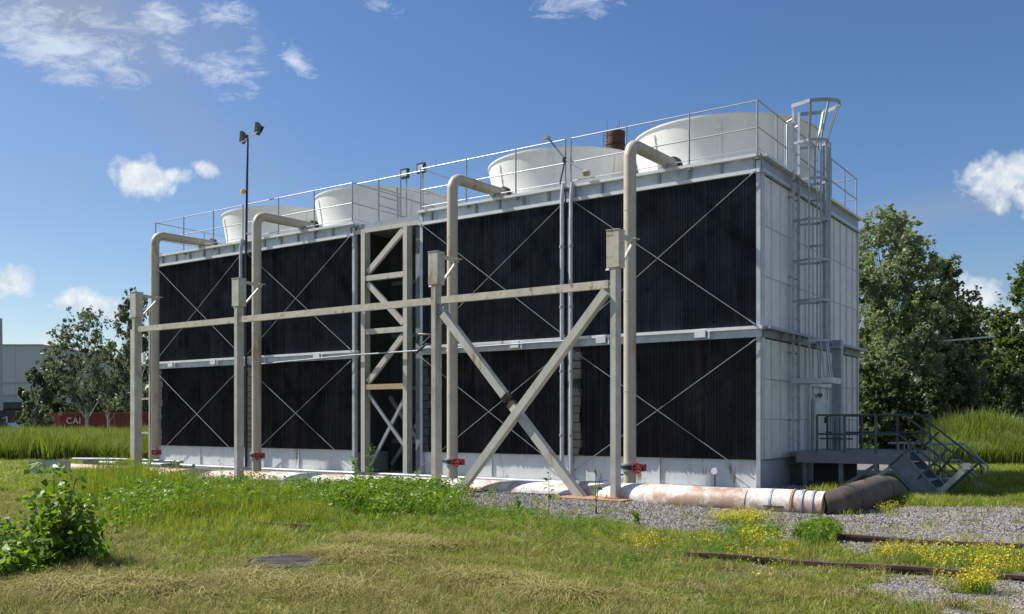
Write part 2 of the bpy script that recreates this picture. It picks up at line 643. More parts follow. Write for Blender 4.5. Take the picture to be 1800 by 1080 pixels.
def sstep(v, a, b):
    t = np.clip((v - a) / (b - a), 0, 1)
    return t * t * (3 - 2 * t)


def tloc(x, y):
    dx, dy = x - P0[0], y - P0[1]
    return dx * EX[0] + dy * EX[1], dx * EY[0] + dy * EY[1]


def gravelness(x, y):
    px, py = to_px(x, y)
    n = (fbm(x, y, 1.1, 3) - .5)
    lx, ly = tloc(x, y)
    # ballast band between pipe and grass
    lo = np.interp(px, [300, 480, 560, 600, 800, 850, 1000, 1180, 1350, 1500, 1800, 2400],
                   [868, 884, 890, 862, 882, 904, 914, 932, 948, 962, 970, 990])
    band = sstep(py + n * 30, lo + 6, lo - 6)
    up = np.where(lx > 2.6, sstep(py, 888, 898), 1.0)
    band = band * up * sstep(px + n * 60, 250, 330)
    band = band * np.where(ly > -.2, np.where(lx > 1.0, 0.0, 1.0), 1.0)
    band = band * sstep(y, 60, 30)
    low = sstep(px + n * 260, 1380, 1560) * sstep(py + n * 40, 1008, 1022)
    low = low * (.35 + .6 * sstep(fbm(x, y, 1.6, 8), .42, .58))
    low2 = .55 * sstep(fbm(x, y, .9, 12), .56, .64) * sstep(px, 1050, 1300) * sstep(py, 975, 990)
    inside = ((lx > -24) & (lx < .2) & (ly > -3.0) & (ly < 9)).astype(float)
    return np.clip(np.maximum.reduce([band, low, low2, inside * .95]), 0, 1)


def dryness(x, y):
    px, py = to_px(x, y)
    n = fbm(x, y, .8, 21) - .5
    a = sstep(py + n * 90, 950, 1000) * sstep(px + n * 300, 1250, 850)
    b = sstep(px + n * 100, 170, 60) * sstep(py, 835, 850) * sstep(py, 960, 930)
    c = .5 * sstep(fbm(x, y, 1.3, 33), .52, .66)
    return np.clip(np.maximum.reduce([a * np.clip(-.25 + 1.6 * (fbm(x, y, 1.3, 5) - .1), 0, 1), b * .8, c * .7]), 0, 1)


def height(x, y):
    lx, ly = tloc(x, y)
    near = sstep(np.hypot(x, y), 60, 30)
    h = (fbm(x, y, .7, 40) - .5) * .10 * near
    flat = sstep(np.maximum(np.maximum(-ly - 6.0, lx - 5.5), -1), 0, 1.2)
    h = h * np.where((lx < 5.5) & (ly > -6) & (lx > -26), .15, 1) + 0
    return h - .20 * np.exp(-((lx - 3.9) ** 2 + (ly - .9) ** 2) / 1.6 ** 2)


def ground():
    def axis(lo, hi, step, far):
        a = list(np.arange(lo, hi, step))
        s = step
        v = hi
        while v < far:
            a.append(v)
            s *= 1.12
            v += s
        s = step
        v = lo - step
        pre = []
        while v > -far:
            pre.append(v)
            s *= 1.12
            v -= s
        return np.array(pre[::-1] + a)
    xs = axis(-11, 15, .10, 3000)
    ys = axis(5, 28, .10, 3500)
    X, Y = np.meshgrid(xs, ys)
    Zh = height(X, Y)
    nx, ny = len(xs), len(ys)
    co = np.stack([X, Y, Zh], -1).reshape(-1, 3)
    i = np.arange(ny - 1)[:, None] * nx + np.arange(nx - 1)[None]
    q = np.stack([i, i + 1, i + nx + 1, i + nx], -1).reshape(-1, 4)
    me = np_mesh('ground', co, q)
    for nm, fn in (('gravel', gravelness), ('dry', dryness)):
        at = me.attributes.new(nm, 'FLOAT', 'POINT')
        at.data.foreach_set('value', fn(X, Y).reshape(-1).astype(np.float32))
    m = bpy.data.materials.new('soil_and_ballast')
    m.use_nodes = True
    N, L = m.node_tree.nodes, m.node_tree.links
    bs = N['Principled BSDF']
    bs.inputs['Roughness'].default_value = .95
    bs.inputs['Specular IOR Level'].default_value = .2
    geo = N.new('ShaderNodeNewGeometry')

    def noise(sc, d=6, ro=.65):
        n = N.new('ShaderNodeTexNoise')
        n.inputs['Scale'].default_value = sc
        n.inputs['Detail'].default_value = d
        n.inputs['Roughness'].default_value = ro
        L.new(geo.outputs['Position'], n.inputs['Vector'])
        return n.outputs['Fac']

    def ramp(src, stops):
        r = N.new('ShaderNodeValToRGB')
        e = r.color_ramp.elements
        e[0].position, e[0].color = stops[0][0], (*stops[0][1], 1)
        e[1].position, e[1].color = stops[-1][0], (*stops[-1][1], 1)
        for p, c in stops[1:-1]:
            k = e.new(p)
            k.color = (*c, 1)
        L.new(src, r.inputs[0])
        return r.outputs[0]

    def mix(f, a, b):
        x = N.new('ShaderNodeMix')
        x.data_type = 'RGBA'
        L.new(f, x.inputs[0])
        L.new(a, x.inputs[6])
        L.new(b, x.inputs[7])
        return x.outputs[2]
    soil = ramp(noise(9), [(.3, (.07, .075, .02)), (.5, (.13, .13, .035)), (.7, (.17, .155, .06))])
    straw = ramp(noise(25), [(.3, (.14, .13, .04)), (.7, (.27, .245, .10))])
    bal = ramp(noise(45, 3), [(.3, (.09, .08, .075)), (.5, (.20, .185, .175)), (.7, (.26, .24, .225))])
    ag = N.new('ShaderNodeAttribute')
    ag.attribute_name = 'gravel'
    adr = N.new('ShaderNodeAttribute')
    adr.attribute_name = 'dry'
    c = mix(adr.outputs['Fac'], soil, straw)
    c = mix(ag.outputs['Fac'], c, bal)
    L.new(c, bs.inputs['Base Color'])
    b = N.new('ShaderNodeBump')
    b.inputs['Strength'].default_value = .7
    b.inputs['Distance'].default_value = .03
    L.new(noise(40, 4), b.inputs['Height'])
    L.new(b.outputs[0], bs.inputs['Normal'])
    me.materials.append(m)
    o = bpy.data.objects.new('ground', me)
    C.objects.link(o)
    o['kind'] = 'structure'


def np_mesh(name, co, quads, smooth=False):
    me = bpy.data.meshes.new(name)
    co = np.asarray(co, np.float32)
    quads = np.asarray(quads, np.int32)
    n, k = quads.shape
    me.vertices.add(len(co))
    me.vertices.foreach_set('co', co.reshape(-1))
    me.loops.add(n * k)
    me.loops.foreach_set('vertex_index', quads.reshape(-1))
    me.polygons.add(n)
    me.polygons.foreach_set('loop_start', np.arange(n, dtype=np.int32) * k)
    if smooth:
        me.polygons.foreach_set('use_smooth', [True] * n)
    me.update(calc_edges=True)
    return me


ground()

# ------------------------------------------------------------------ cooling towers
CELL = 5.215
ROOF = 7.80
LOW0, LOW1, UP0, UP1 = .68, 3.58, 3.84, 7.43
DEP = 8.5


def railing(parent, name, paths, top=1.25, mid=.62, post_r=.018, rail_r=.017, z0=None, m='railgalv', low=.12):
    """paths: list of (list of xy corner points, list of post xy)."""
    z0 = ROOF + .06 if z0 is None else z0
    for pts, posts in paths:
        b = MB()
        for h in (top, mid, low):
            if h:
                b.tube([(x, y, z0 + h) for x, y in pts], rail_r if h != low else rail_r * .6, 8)
        r = b.build(name, M[m], parent)
        for x, y in posts:
            p = MB().tube([(x, y, z0 - .02), (x, y, z0 + top + .02)], post_r * 1.25, 8)
            p.box(x - .05, x + .05, y - .05, y + .05, z0 - .12, z0 + .03)
            p.build('railing_post', M[m], r)


def cooling_tower(x1, x0, label, end_wall, rail_gap):
    """x1: right side (larger local x), x0: left side."""
    T = thing('cooling_tower', label, 'cooling tower', ((x0 + x1) / 2, DEP / 2, 0), group='cooling towers')
    xm = (x0 + x1) / 2
    # basin
    for k in range(4):
        a = x0 + (x1 - x0) * k / 4
        b = x0 + (x1 - x0) * (k + 1) / 4
        MB().box(a + .006, b - .006, .06, .10, 0.03, LOW0 + .01).build('basin_panel', M['basin'], T)
        f = MB()
        f.box(b - .035, b - .013, .02, .06, .05, LOW0 - .06)
        f.build('basin_flange', M['basin'], T)
        f = MB()
        for z in np.arange(.1, LOW0 - .08, .11):
            f.lathe([(0.0, 0), (.012, 0), (.012, .012), (0, .012)], (b - .055, .046, z), 6)
        f.build('bolts', M['galv_dull'], T, kind='stuff')
    MB().box(x0, x1, -.05, .015, -.05, .03).build('basin_footing', M['white_steel'], T)
    MB().box(x0 + .1, x1 - .1, .10, DEP - .1, -.05, LOW0 - .05).build('basin_base', M['basin_end'], T)
    # columns
    for x in (x0 + .05, xm, x1 - .05):
        MB().box(x - .05, x + .05, -.05, .09, .03 if x != xm else .03, ROOF - .08).build('column', M['galv'], T)
    # fill
    n = 8
    w = (CELL - .1) / n
    for z0, z1, mt in ((LOW0 + .015, LOW1, 'fill_low'), (UP0, UP1, 'fill')):
        mes = []
        for vnum in range(4):
            rr = random.Random(40 + vnum)
            b = MB().box(.003, w - .001, -.018, .03, z0, z1)
            for k in range(10):
                xx = (k + .5 + rr.uniform(-.3, .3)) * w / 10
                b.box(xx - .003, xx + .003, -.018 - rr.uniform(.024, .031), -.018, z0 + rr.uniform(.005, .03), z1 - rr.uniform(.005, .04))
            mes.append(b.mesh('fill_sheet', M[mt]))
        for c in range(2):
            xs = (x0 + .10) if c == 0 else (xm + .05)
            for k in range(n):
                me = mes[(k * 3 + c) % 4]
                o = inst('fill_sheet', me, T, (xs + k * w, .0025 * math.sin(k * 2.1 + c), 0))
    # dark core behind the fill
    MB().box(x0 + .1, x1 - .1, .11, DEP - .12, LOW0 - .05, ROOF - .3).build('inner_core', M['fill_low'], T)
    # scalloped edge strips at the left of each lower bay
    for c in range(2):
        xs = (x0 + .11) if c == 0 else (xm + .09)
        b = MB()
        z = LOW0 + .03
        while z < LOW1 - .1:
            h = random.uniform(.18, .3)
            d = random.uniform(.10, .24)
            b.box(xs, xs + .1 + d, -.055, -.036, z, z + h - .02)
            z += h
        b.build('edge_strip', M['darkpanel'], T)
    # top and middle beams, front
    MB().box(x0 - .02, x1 + .02, -.14, .12, ROOF, ROOF + .07).build('roof_edge_flange', M['white_steel'], T)
    MB().box(x0, x1, -.02, .06, UP1 + .09, ROOF).build('beam_web', M['galv'], T)
    MB().box(x0, x1, -.11, -.02, UP1, UP1 + .085).build('beam_flange', M['white_steel'], T)
    for k in range(13):
        x = x0 + .45 + k * (x1 - x0 - .6) / 12
        MB().box(x - .03, x + .03, -.07, -.02, UP1 + .09, ROOF - .005).build('stiffener', M['galv_dull'], T)
    MB().box(x0 - .02, x1 + .06, -.13, .10, UP0 - .075, UP0).build('middle_beam_flange', M['white_steel'], T)
    MB().box(x0, x1 + .03, -.06, .10, LOW1, UP0 - .077).build('middle_beam_web', M['galv'], T)
    for k in range(4):
        x = x0 + .9 + k * (x1 - x0) / 4 + random.uniform(-.2, .2)
        b = MB().box(x, x + .28, -.17, -.131, LOW1 + .05, UP0 - .03)
        b.box(x + .34, x + .38, -.15, -.062, LOW1 + .02, UP0 - .08)
        b.build('beam_bracket', M['white_steel'], T)
    # tie rods
    for c in range(2):
        a = x0 + .12 + c * CELL
        b = a + CELL - .24
        for z0, z1 in ((LOW0 - .42, LOW1 - .08), (UP0 + .05, UP1 + .02)):
            for s in (0, 1):
                yy = -.115 - .035 * s
                p, q = ((a, yy, z1), (b, yy, z0)) if s else ((a, yy, z0), (b, yy, z1))
                t = MB().tube([p, q], .010, 6)
                for e, f in ((p, q), (q, p)):
                    d = (Vector(f) - Vector(e)).normalized()
                    t.tube([Vector(e) - d * .03, Vector(e) + d * .14], .018, 6)
                t.build('tie_rod', M['railgalv'], T)
    # roof deck
    MB().box(x0 - .02, x1 + .02, .125, DEP + .02, ROOF - .05, ROOF + .05).build('roof_deck', M['galv'], T)
    MB().box(x0, x1, DEP - .1, DEP, LOW0 - .05, ROOF - .06).build('rear_wall', M['clad'], T)
    MB().box(x0, x0 + .09, .11, DEP - .1, LOW0, ROOF - .06).build('side_wall', M['dark'], T)
    if end_wall:
        ex = x1
        cnt = 13
        pw = (DEP - .02) / cnt
        for z0, z1, mt in ((LOW0 + .02, LOW1 - .02, 'clad_low'), (UP0, UP1 - .02, 'clad')):
            ph = (z1 - z0) / 3
            b = MB().box(-.09, 0, .004, pw - .004, .004, ph - .004)
            b.box(0, .035, .006, .03, .01, ph - .01)
            b.box(0, .016, .03, pw - .006, .008, .03)
            me = b.mesh('wall_panel', M[mt])
            for k in range(cnt):
                for j in range(3):
                    inst('wall_panel', me, T, (ex, .01 + k * pw, z0 + j * ph))
        MB().box(ex - .09, ex - .01, .012, DEP, -.02, LOW0).build('basin_side', M['basin_end'], T)
        MB().box(ex + .0, ex + .02, .0, DEP, LOW0 - .005, LOW0 + .018).build('basin_trim', M['galv_dull'], T)
        MB().box(ex - .02, ex + .14, .0, DEP + .03, ROOF, ROOF + .07).build('roof_edge_flange', M['white_steel'], T)
        MB().box(ex - .05, ex + .02, .0, DEP, UP1 + .09, ROOF).build('beam_web', M['galv_dull'], T)
        MB().box(ex + .0, ex + .09, -.02, DEP + .03, UP1, UP1 + .085).build('beam_flange', M['galv'], T)
        MB().box(ex - .02, ex + .22, .0, DEP + .35, UP0 - .07, UP0 - .005).build('ledge_flange', M['galv_dull'], T)
        MB().box(ex - .05, ex + .06, .0, DEP + .03, LOW1, UP0 - .072).build('ledge_web', M['stair'], T)
        for y in (1.3, 2.6, 3.9, 5.2, 6.5):
            MB().box(ex + .06, ex + .20, y - .012, y + .012, LOW1 + .02, UP0 - .074).build('ledge_stiffener', M['galv_dull'], T)
        for y in (.02, DEP - .12):
            MB().box(ex + .001, ex + .045, y, y + .1, LOW0 + .02, UP1).build('corner_post', M['galv'], T)
        # small access door
        fr = MB()
        for a, b, c, d in ((3.5, 3.58, .74, 2.62), (5.52, 5.6, .74, 2.62), (3.58, 5.52, 2.54, 2.62)):
            fr.box(ex + .036, ex + .075, a, b, c, d)
        fr.build('door_surround', M['clad_low'], T)
        dr = MB().box(ex + .036, ex + .085, 3.78, 4.95, .76, 2.2)
        for a, b, c, d in ((3.78, 3.84, .76, 2.2), (4.89, 4.95, .76, 2.2), (3.84, 4.89, 2.14, 2.2)):
            dr.box(ex + .085, ex + .1, a, b, c, d)
        dr = dr.build('door', M['clad_low'], T)
        MB().tube([(ex + .11, 4.75, 1.55), (ex + .11, 4.75, 1.72)], .025, 8).build('door_handle', M['black'], dr)
        MB().box(ex + .086, ex + .095, 4.1, 4.5, 2.26, 2.36).build('sign_plate', M['dark'], T)
        MB().box(ex + .04, ex + .10, 4.35, 4.5, 2.66, 2.8).build('lamp_box', M['black'], T)
        MB().box(ex - .012, ex + .004, 2.05, 3.4, .06, .5).build('hatch_plate', M['stair'], T)
    else:
        MB().box(x1 - .09, x1, .11, DEP - .1, LOW0, ROOF - .06).build('gap_side_wall', M['dark'], T)
    # fan stacks
    for cx in (x1 - CELL / 2, x0 + CELL / 2):
        prof = [(2.52, ROOF + .05), (2.45, ROOF + .3), (2.42, ROOF + .6), (2.44, ROOF + .95), (2.50, ROOF + 1.3), (2.565, ROOF + 1.65), (2.585, ROOF + 1.80),
                (2.625, ROOF + 1.80), (2.625, ROOF + 1.84), (2.56, ROOF + 1.84), (2.53, ROOF + 1.7), (2.44, ROOF + 1.35), (2.34, ROOF + .7), (2.46, ROOF + .05)]
        fs = MB().lathe(prof, (cx, DEP / 2, 0), 72).build('fan_stack', M['frp'], T)
        for k in range(8):
            a = 2 * PI * (k + .42) / 8
            f = MB()
            last = None
            for (r, z) in prof[:6]:
                p = (cx + (r + .012) * math.cos(a), DEP / 2 + (r + .012) * math.sin(a), z)
                if last:
                    f.bar(last, p, .09, .028, (math.cos(a), math.sin(a), 0))
                    for q in (.3, .8):
                        c = Vector(last).lerp(Vector(p), q)
                        t = Vector((-math.sin(a), math.cos(a), 0)) * .055
                        for sg in (-1, 1):
                            e = c + t * sg
                            f.box(e.x - .016, e.x + .016, e.y - .016, e.y + .016, e.z - .016, e.z + .016)
                last = p
            f.build('seam_flange', M['frp'], fs)
        hub = MB().lathe([(0, .5), (.35, .5), (.4, .3), (.4, .1), (0, .1)], (cx, DEP / 2, ROOF), 16)
        for k in range(6):
            a = k * PI / 3
            hub.bar((cx + .3 * math.cos(a), DEP / 2 + .3 * math.sin(a), ROOF + .45), (cx + 2.25 * math.cos(a), DEP / 2 + 2.25 * math.sin(a), ROOF + .5), .3, .03)
        hub.build('fan', M['galv_dull'], T)
    # railings
    e = .06
    ya = -.08
    xa, xb = x0 + e, x1 - e
    step = (xb - xa) / 6
    front = [xa + step * i for i in range(7)]
    mid = (xa + xb) / 2
    railing(T, 'roof_railing', [
        ([(xa, ya), (mid - .11, ya)], [(x, ya) for x in front[:3]] + [(mid - .11, ya)]),
        ([(mid + .06, ya), (xb, ya)], [(mid + .06, ya)] + [(x, ya) for x in front[4:]]),
        ([(xa, ya), (xa, DEP)], [(xa, y) for y in (2.1, 4.2, 6.3, DEP)]),
        ([(xb, DEP), (xa, DEP)], [(xb - k * step, DEP) for k in range(1, 6)]),
    ])
    if rail_gap:
        railing(T, 'roof_railing', [([(xb + .02, ya), (xb + .02, 1.85)], [(xb + .02, 1.2), (xb + .02, 1.85)]),
                                    ([(xb + .02, 2.55), (xb + .02, DEP)], [(xb + .02, 2.55), (xb + .02, 4.3), (xb + .02, 5.8), (xb + .02, 7.2), (xb + .02, DEP)])])
    else:
        railing(T, 'roof_railing', [([(xb, ya), (xb, DEP)], [(xb, y) for y in (2.1, 4.2, 6.3, DEP)])])
    return T


XA0, XA1 = -2 * CELL, 0.0
XB1 = -13.13
XB0 = XB1 - 2 * CELL
cooling_tower(XA1, XA0, 'nearer two-cell cooling tower whose pale panelled end wall carries the caged ladder', True, True)
cooling_tower(XB1, XB0, 'farther two-cell cooling tower, left of the lattice tower in the gap', False, False)

# connecting bay between the towers
T = thing('connecting_bay', 'dark recessed bay roofed between the two cooling towers, behind the lattice tower', 'bay', (-11.78, 1, 0))
MB().box(XB1 + .03, XA0 - .03, .02, DEP, 7.62, 7.78).build('roof_slab', M['galv_dull'], T)
MB().box(XB1 + .03, XA0 - .03, -.06, .018, 7.48, 7.60).build('roof_edge_beam', M['truss'], T)
w = (XA0 - XB1 - .1) / 6
me = MB().box(.004, w - .004, 1.5, 1.55, 0.0, 7.5).box(.01, .04, 1.46, 1.5, 0.05, 7.45).mesh('wall_sheet', M['dark'], (0, 0, 0))
for k in range(6):
    inst('wall_sheet', me, T, (XB1 + .05 + k * w, 0, 0))
for x in (XB1 + .22, XA0 - .25):
    MB().box(x - .09, x + .09, .15, .35, .03, 7.5).build('inner_post', M['galv_dull'], T)
for z in (.9, 2.6, 4.3, 6.0):
    MB().box(XB1 + .35, XA0 - .35, 1.30, 1.40, z, z + .12).build('inner_crossbar', M['stair'], T)
MB().bar((XB1 + .4, 1.25, .2), (XA0 - .4, 1.25, 2.5), .08, .12).build('inner_brace', M['galv_dull'], T)
MB().bar((XB1 + .4, 1.15, 2.4), (XA0 - .4, 1.15, .2), .08, .12).build('inner_brace', M['galv_dull'], T)
railing(T, 'roof_railing', [([(XB1 - .02, .1), (XA0 + .02, .1)], [(XB1 + .9, .1), (XB1 + 1.8, .1)])], z0=7.78, top=1.33, mid=None, low=None)
sl = MB()
for z in (8.45, 8.75, 9.0):
    sl.tube([(XB1 + .5, .5, z), (XB1 + .5, 1.6, z - .0)], .02, 6)
sl.tube([(XB1 + .5, .5, 7.78), (XB1 + .5, .5, 9.1)], .03, 6)
sl.tube([(XB1 + 1.3, .5, 7.78), (XB1 + 1.3, .5, 8.9), (XB1 + 2.6, .5, 8.5)], .03, 6)
sl.build('inner_railing', M['galv_dull'], T)

# lattice tower in the gap
T = thing('lattice_tower', 'pale beige lattice steel tower standing in the gap between cooling towers', 'lattice tower', (-11.7, -.2, 0))
for x in (-12.57, -10.84):
    b = MB().box(x - .08, x + .08, -.26, -.24, 0, 7.46).box(x - .08, x + .08, -.04, -.02, 0, 7.46).box(x - .015, x + .015, -.24, -.04, 0, 7.46)
    b.build('column', M['truss'], T)
for z, mt in ((6.02, 'truss'), (4.37, 'truss'), (2.66, 'wood')):
    MB().box(-12.49, -10.92, -.24, -.09, z - .08, z + .08).build('crossbar', M[mt], T)
MB().bar((-10.98, -.16, 7.35), (-12.42, -.16, 6.22), .1, .17).build('diagonal', M['truss'], T)
MB().bar((-12.42, -.16, 5.86), (-10.98, -.16, 4.55), .1, .17).build('diagonal', M['truss'], T)
MB().bar((-10.98, -.16, 4.18), (-12.42, -.16, 2.82), .1, .17).build('diagonal', M['truss'], T)
MB().bar((-12.42, -.16, 2.45), (-10.98, -.16, .9), .06, .10).build('diagonal', M['galv_dull'], T)
MB().bar((-10.98, -.10, 2.3), (-12.42, -.10, .2), .06, .10).build('diagonal', M['galv_dull'], T)

# ------------------------------------------------------------------ riser pipes
RQ = -1.9


def arc(p_from, corner, p_to, r, n=7):
    a, c, b = Vector(p_from), Vector(corner), Vector(p_to)
    d1 = (a - c).normalized()
    d2 = (b - c).normalized()
    cen = c + (d1 + d2) * r
    s, e = -d2 * r, -d1 * r
    out = []
    for i in range(n + 1):
        t = i / n * PI / 2
        out.append(cen + s * math.cos(t) * 1 + e * math.sin(t) if False else cen + (-d2 * math.cos(t) - d1 * math.sin(t)) * r)
    return out


def riser(x):
    T = thing('riser_pipe', 'beige riser pipe elbowing over the roof edge', 'pipe', (x, RQ, 0), group='riser pipes feeding the cooling towers')
    pr = .145
    zc = 8.07
    pts = [(x, RQ, .62), (x, RQ, 3)] + [(x, RQ, 5.5)] + arc((x, RQ, 0), (x, RQ, zc), (x, 5, zc), .34) + [(x, -.4, zc + .02), (x, .42, zc + .03)]
    MB().tube(pts, pr, 24).build('pipe_run', M['pipe'], T)
    MB().tube([(x, RQ, -.05), (x, RQ, .46)], pr, 24).build('pipe_foot', M['pipe'], T)
    for z in (2.3, 4.4, 6.5):
        MB().lathe([(.1, -.014), (.149, -.012), (.153, 0), (.149, .012), (.1, .014)], (x, RQ, z), 20).build('weld_seam', M['pipe'], T)
    fl = MB()
    for z in (.44, .58):
        fl.lathe([(0, 0), (.2, 0), (.2, .035), (0, .035)], (x, RQ, z), 20)
    fl.build('flange', M['galv_dull'], T)
    v = MB().lathe([(0, .48), (.17, .48), (.17, .575), (0, .575)], (x, RQ, 0), 20)
    v.tube([(x + .1, RQ - .05, .53), (x + .42, RQ - .1, .53)], .045, 8)
    v.tube([(x - .1, RQ, .53), (x - .42, RQ, .55)], .03, 8)
    v = v.build('valve', M['black'], T)
    hw = MB()
    ring = [(x + .30, RQ - .22 + .0, .53)]
    cx, cy, cz = x + .30, RQ - .24, .53
    hw.tube([(cx + .11 * math.cos(a), cy, cz + .11 * math.sin(a)) for a in np.linspace(0, 2 * PI, 17)], .022, 6)
    hw.tube([(cx - .11, cy, cz), (cx + .11, cy, cz)], .015, 6)
    hw.tube([(cx, cy, cz - .11), (cx, cy, cz + .11)], .015, 6)
    hw.tube([(cx, cy, cz), (cx, cy + .16, cz)], .03, 8)
    hw.build('handwheel', M['red'], v)
    MB().box(x + .34, x + .46, RQ - .2, RQ - .06, .46, .62).build('gearbox', M['red'], v)
    # end flange and drop on the roof
    e = MB()
    for y in (.42, .50):
        e.tube([(x, y, zc + .03), (x, y + .045, zc + .03)], .21, 20)
    for k in range(10):
        a = 2 * PI * k / 10
        e.tube([(x + .185 * math.cos(a), .40, zc + .03 + .185 * math.sin(a)), (x + .185 * math.cos(a), .57, zc + .03 + .185 * math.sin(a))], .014, 6)
    e.build('end_flange', M['brownpipe'], T)
    MB().tube([(x, .545, zc + .03), (x, .75, zc + .03), (x, .85, zc - .03), (x, .88, zc - .25)], pr, 16).build('inlet_stub', M['frp'], T)
    MB().box(x - .12, x + .12, -.09, .05, ROOF + .07, zc - .11).build('saddle', M['galv_dull'], T)
    return T


r0 = riser(-2.45)
labs = ['beige riser pipe nearest the panelled end wall, rightmost of the four',
        'beige riser pipe between the lattice tower and the paired drain pipes on the nearer tower',
        'beige riser pipe directly left of the lattice tower, right of the floodlight mast',
        'leftmost beige riser pipe, at the far outer corner of the farther tower']
r0['label'] = labs[0]
for x, lb in zip((-7.72, -15.55, -20.86), labs[1:]):
    c = copy_tree(r0)
    c.location = W(x, RQ, 0)
    c['label'] = lb

# ------------------------------------------------------------------ steel gantry in front
GQ = -4.6
T = thing('steel_gantry', 'free-standing beige steel gantry of four posts with an X brace before the towers', 'gantry', (-9, GQ, 0))
for i, x in enumerate((-1.36, -6.04, -13.03, -17.79)):
    top = 5.5 if i else 5.45
    zb = -.06
    b = MB().box(x - .06, x + .06, GQ - .115, GQ - .095, zb, top - .62).box(x - .06, x + .06, GQ + .095, GQ + .115, zb, top - .62)
    b.box(x - .058, x - .05, GQ - .095, GQ + .095, zb, top - .62).box(x + .045, x + .057, GQ - .095, GQ + .095, zb, top - .62)
    p = b.build('post', M['beige'] if i else M['beige'], T)
    bp_ = MB().box(x - .16, x + .16, GQ - .2, GQ + .2, .05, .07)
    for dx in (-.12, .12):
        for dy in (-.16, .16):
            bp_.tube([(x + dx, GQ + dy, .07), (x + dx, GQ + dy, .12)], .015, 6)
    bp_.build('foot_plate', M['rustplate'], p)
    hd = MB().box(x - .14, x + .14, GQ - .13, GQ + .13, top - .75, top).box(x - .15, x - .14, GQ - .10, GQ + .10, top - .7, top - .04)
    hd.box(x - .15, x + .15, GQ - .14, GQ + .14, top, top + .015)
    hd.build('head_box', M['beige_rusty'] if i == 0 else M['beige'], p)
    a = MB().bar((x + .02, GQ + .13, top - .06), (x + .02, GQ + .75, top - .10), .09, .07)
    a.bar((x + .02, GQ + .70, top - .13), (x + .02, GQ + .15, top - .70), .06, .04)
    a.box(x - .08, x + .14, GQ + .6, GQ + .8, top - .07, top - .05)
    a.build('bracket_arm', M['truss'], p)
    MB().poly([(x - .15, GQ, top - .62), (x - .24, GQ, top - .78), (x - .15, GQ, top - .78)], (0, .02, 0)).build('gusset', M['whitepaint'], p)
    if i == 3:
        MB().box(x - .3, x - .2, GQ - .02, GQ + .2, -.05, top - 1.1).build('side_post', M['beige'], T)
        MB().box(x - .31, x + .07, GQ - .13, GQ - .118, .42, .48).build('yellow_tape', M['yellow'], p)
zb = 4.38
for a, b in ((-1.5, -6.0), (-6.08, -12.98), (-13.07, -17.75)):
    MB().bar((a, GQ - .02, zb), (b, GQ - .02, zb), .11, .16).build('beam', M['beige_rusty'], T)
# X brace
sq = .17
A0, A1 = Vector((-5.85, GQ, 4.10)), Vector((-2.12, GQ, -.02))
B0, B1 = Vector((-1.52, GQ - .10, 4.22)), Vector((-5.32, GQ - .10, -.03))
dA = A1 - A0
MB().bar(A0 + dA * .01, A0 + dA * .47, sq, sq, (0, 1, 0)).build('brace_arm', M['beige'], T)
MB().bar(A0 + dA * .53, A1, sq, sq, (0, 1, 0)).build('brace_arm', M['truss'], T)
MB().bar(B0, B1, sq * .98, sq, (0, 1, 0)).build('brace_arm', M['truss'], T)
j = MB()
for t in (.48, .52):
    c = A0 + dA * t
    d = dA.normalized()
    j.bar(c - d * .06, c + d * .06, .2, .12, (0, 1, 0))
j.bar(A0 + dA * .45, A0 + dA * .55, .03, .1, (0, 1, 0))
j.build('joint_plate', M['brownpipe'], T)
for c, sx in ((A0, 1), (B0 + Vector((0, .1, 0)), -1)):
    b = MB().box(c.x - .15, c.x + .15, GQ - .03, GQ + .03, c.z - .1, c.z + .24)
    for dx, dz in ((-.07, 0), (.07, .1), (0, .18)):
        b.tube([(c.x + dx, GQ - .07, c.z + dz), (c.x + dx, GQ + .07, c.z + dz)], .03, 6)
    b.build('gusset_plate', M['galv_dull'], T)
for x, y0, y1 in ((-1.7, -5.1, -3.95), (-5.6, -5.0, -4.1)):
    pl = MB().box(x - .8, x + .75, y0, y1, .035, .05)
    pl.build('base_plate', M['rustplate'], T)

# ------------------------------------------------------------------ ground pipes
pts = [(-24, -3.7, -.11), (-20, -3.75, -.10), (-14, -3.85, -.08), (-12.6, -3.85, -.07)]
single('rusty_ground_pipe', MB().tube(pts, .26, 28), M['lag_left'],
       'pinkish rusted pipe lying half buried before the farther cooling tower', 'pipe', (-18, -3.8, 0))
T = thing('lagged_ground_pipe', 'white lagged ground pipe with rust patches, half buried along the gravel', 'pipe', (-3, -4, 0))
pts = [(-12.55, -3.85, -.06), (-8, -3.9, -.04), (-4, -3.95, -.01), (-2.0, -4.05, .03), (-1.0, -4.35, .08), (-.2, -4.75, .11), (.6, -4.95, .12), (1.6, -5.0, .12)]
sm = []
for k in range(len(pts) - 1):
    for t in (0, .5):
        sm.append(Vector(pts[k]).lerp(Vector(pts[k + 1]), t))
sm.append(Vector(pts[-1]))
MB().tube(sm, .27, 32).build('pipe_run', M['lag'], T)
MB().tube([(1.62, -5.0, .12), (2.4, -5.0, .12)], .285, 32).build('pipe_sleeve', M['lag'], T)
e = [(2.42, -5.0, .12), (2.95, -5.0, .12)]
MB().tube(e, .275, 32).build('pipe_end', M['lag'], T)
for x in (2.05, 2.42, 2.6, 2.78):
    MB().tube([(x - .02, -5.0, .12), (x + .02, -5.0, .12)], .295, 32).build('band', M['rustplate'] if x == 2.42 else M['galv_dull'], T)
MB().box(1.95, 2.3, -5.31, -5.28, .10, .13).build('clasp', M['brownpipe'], T)
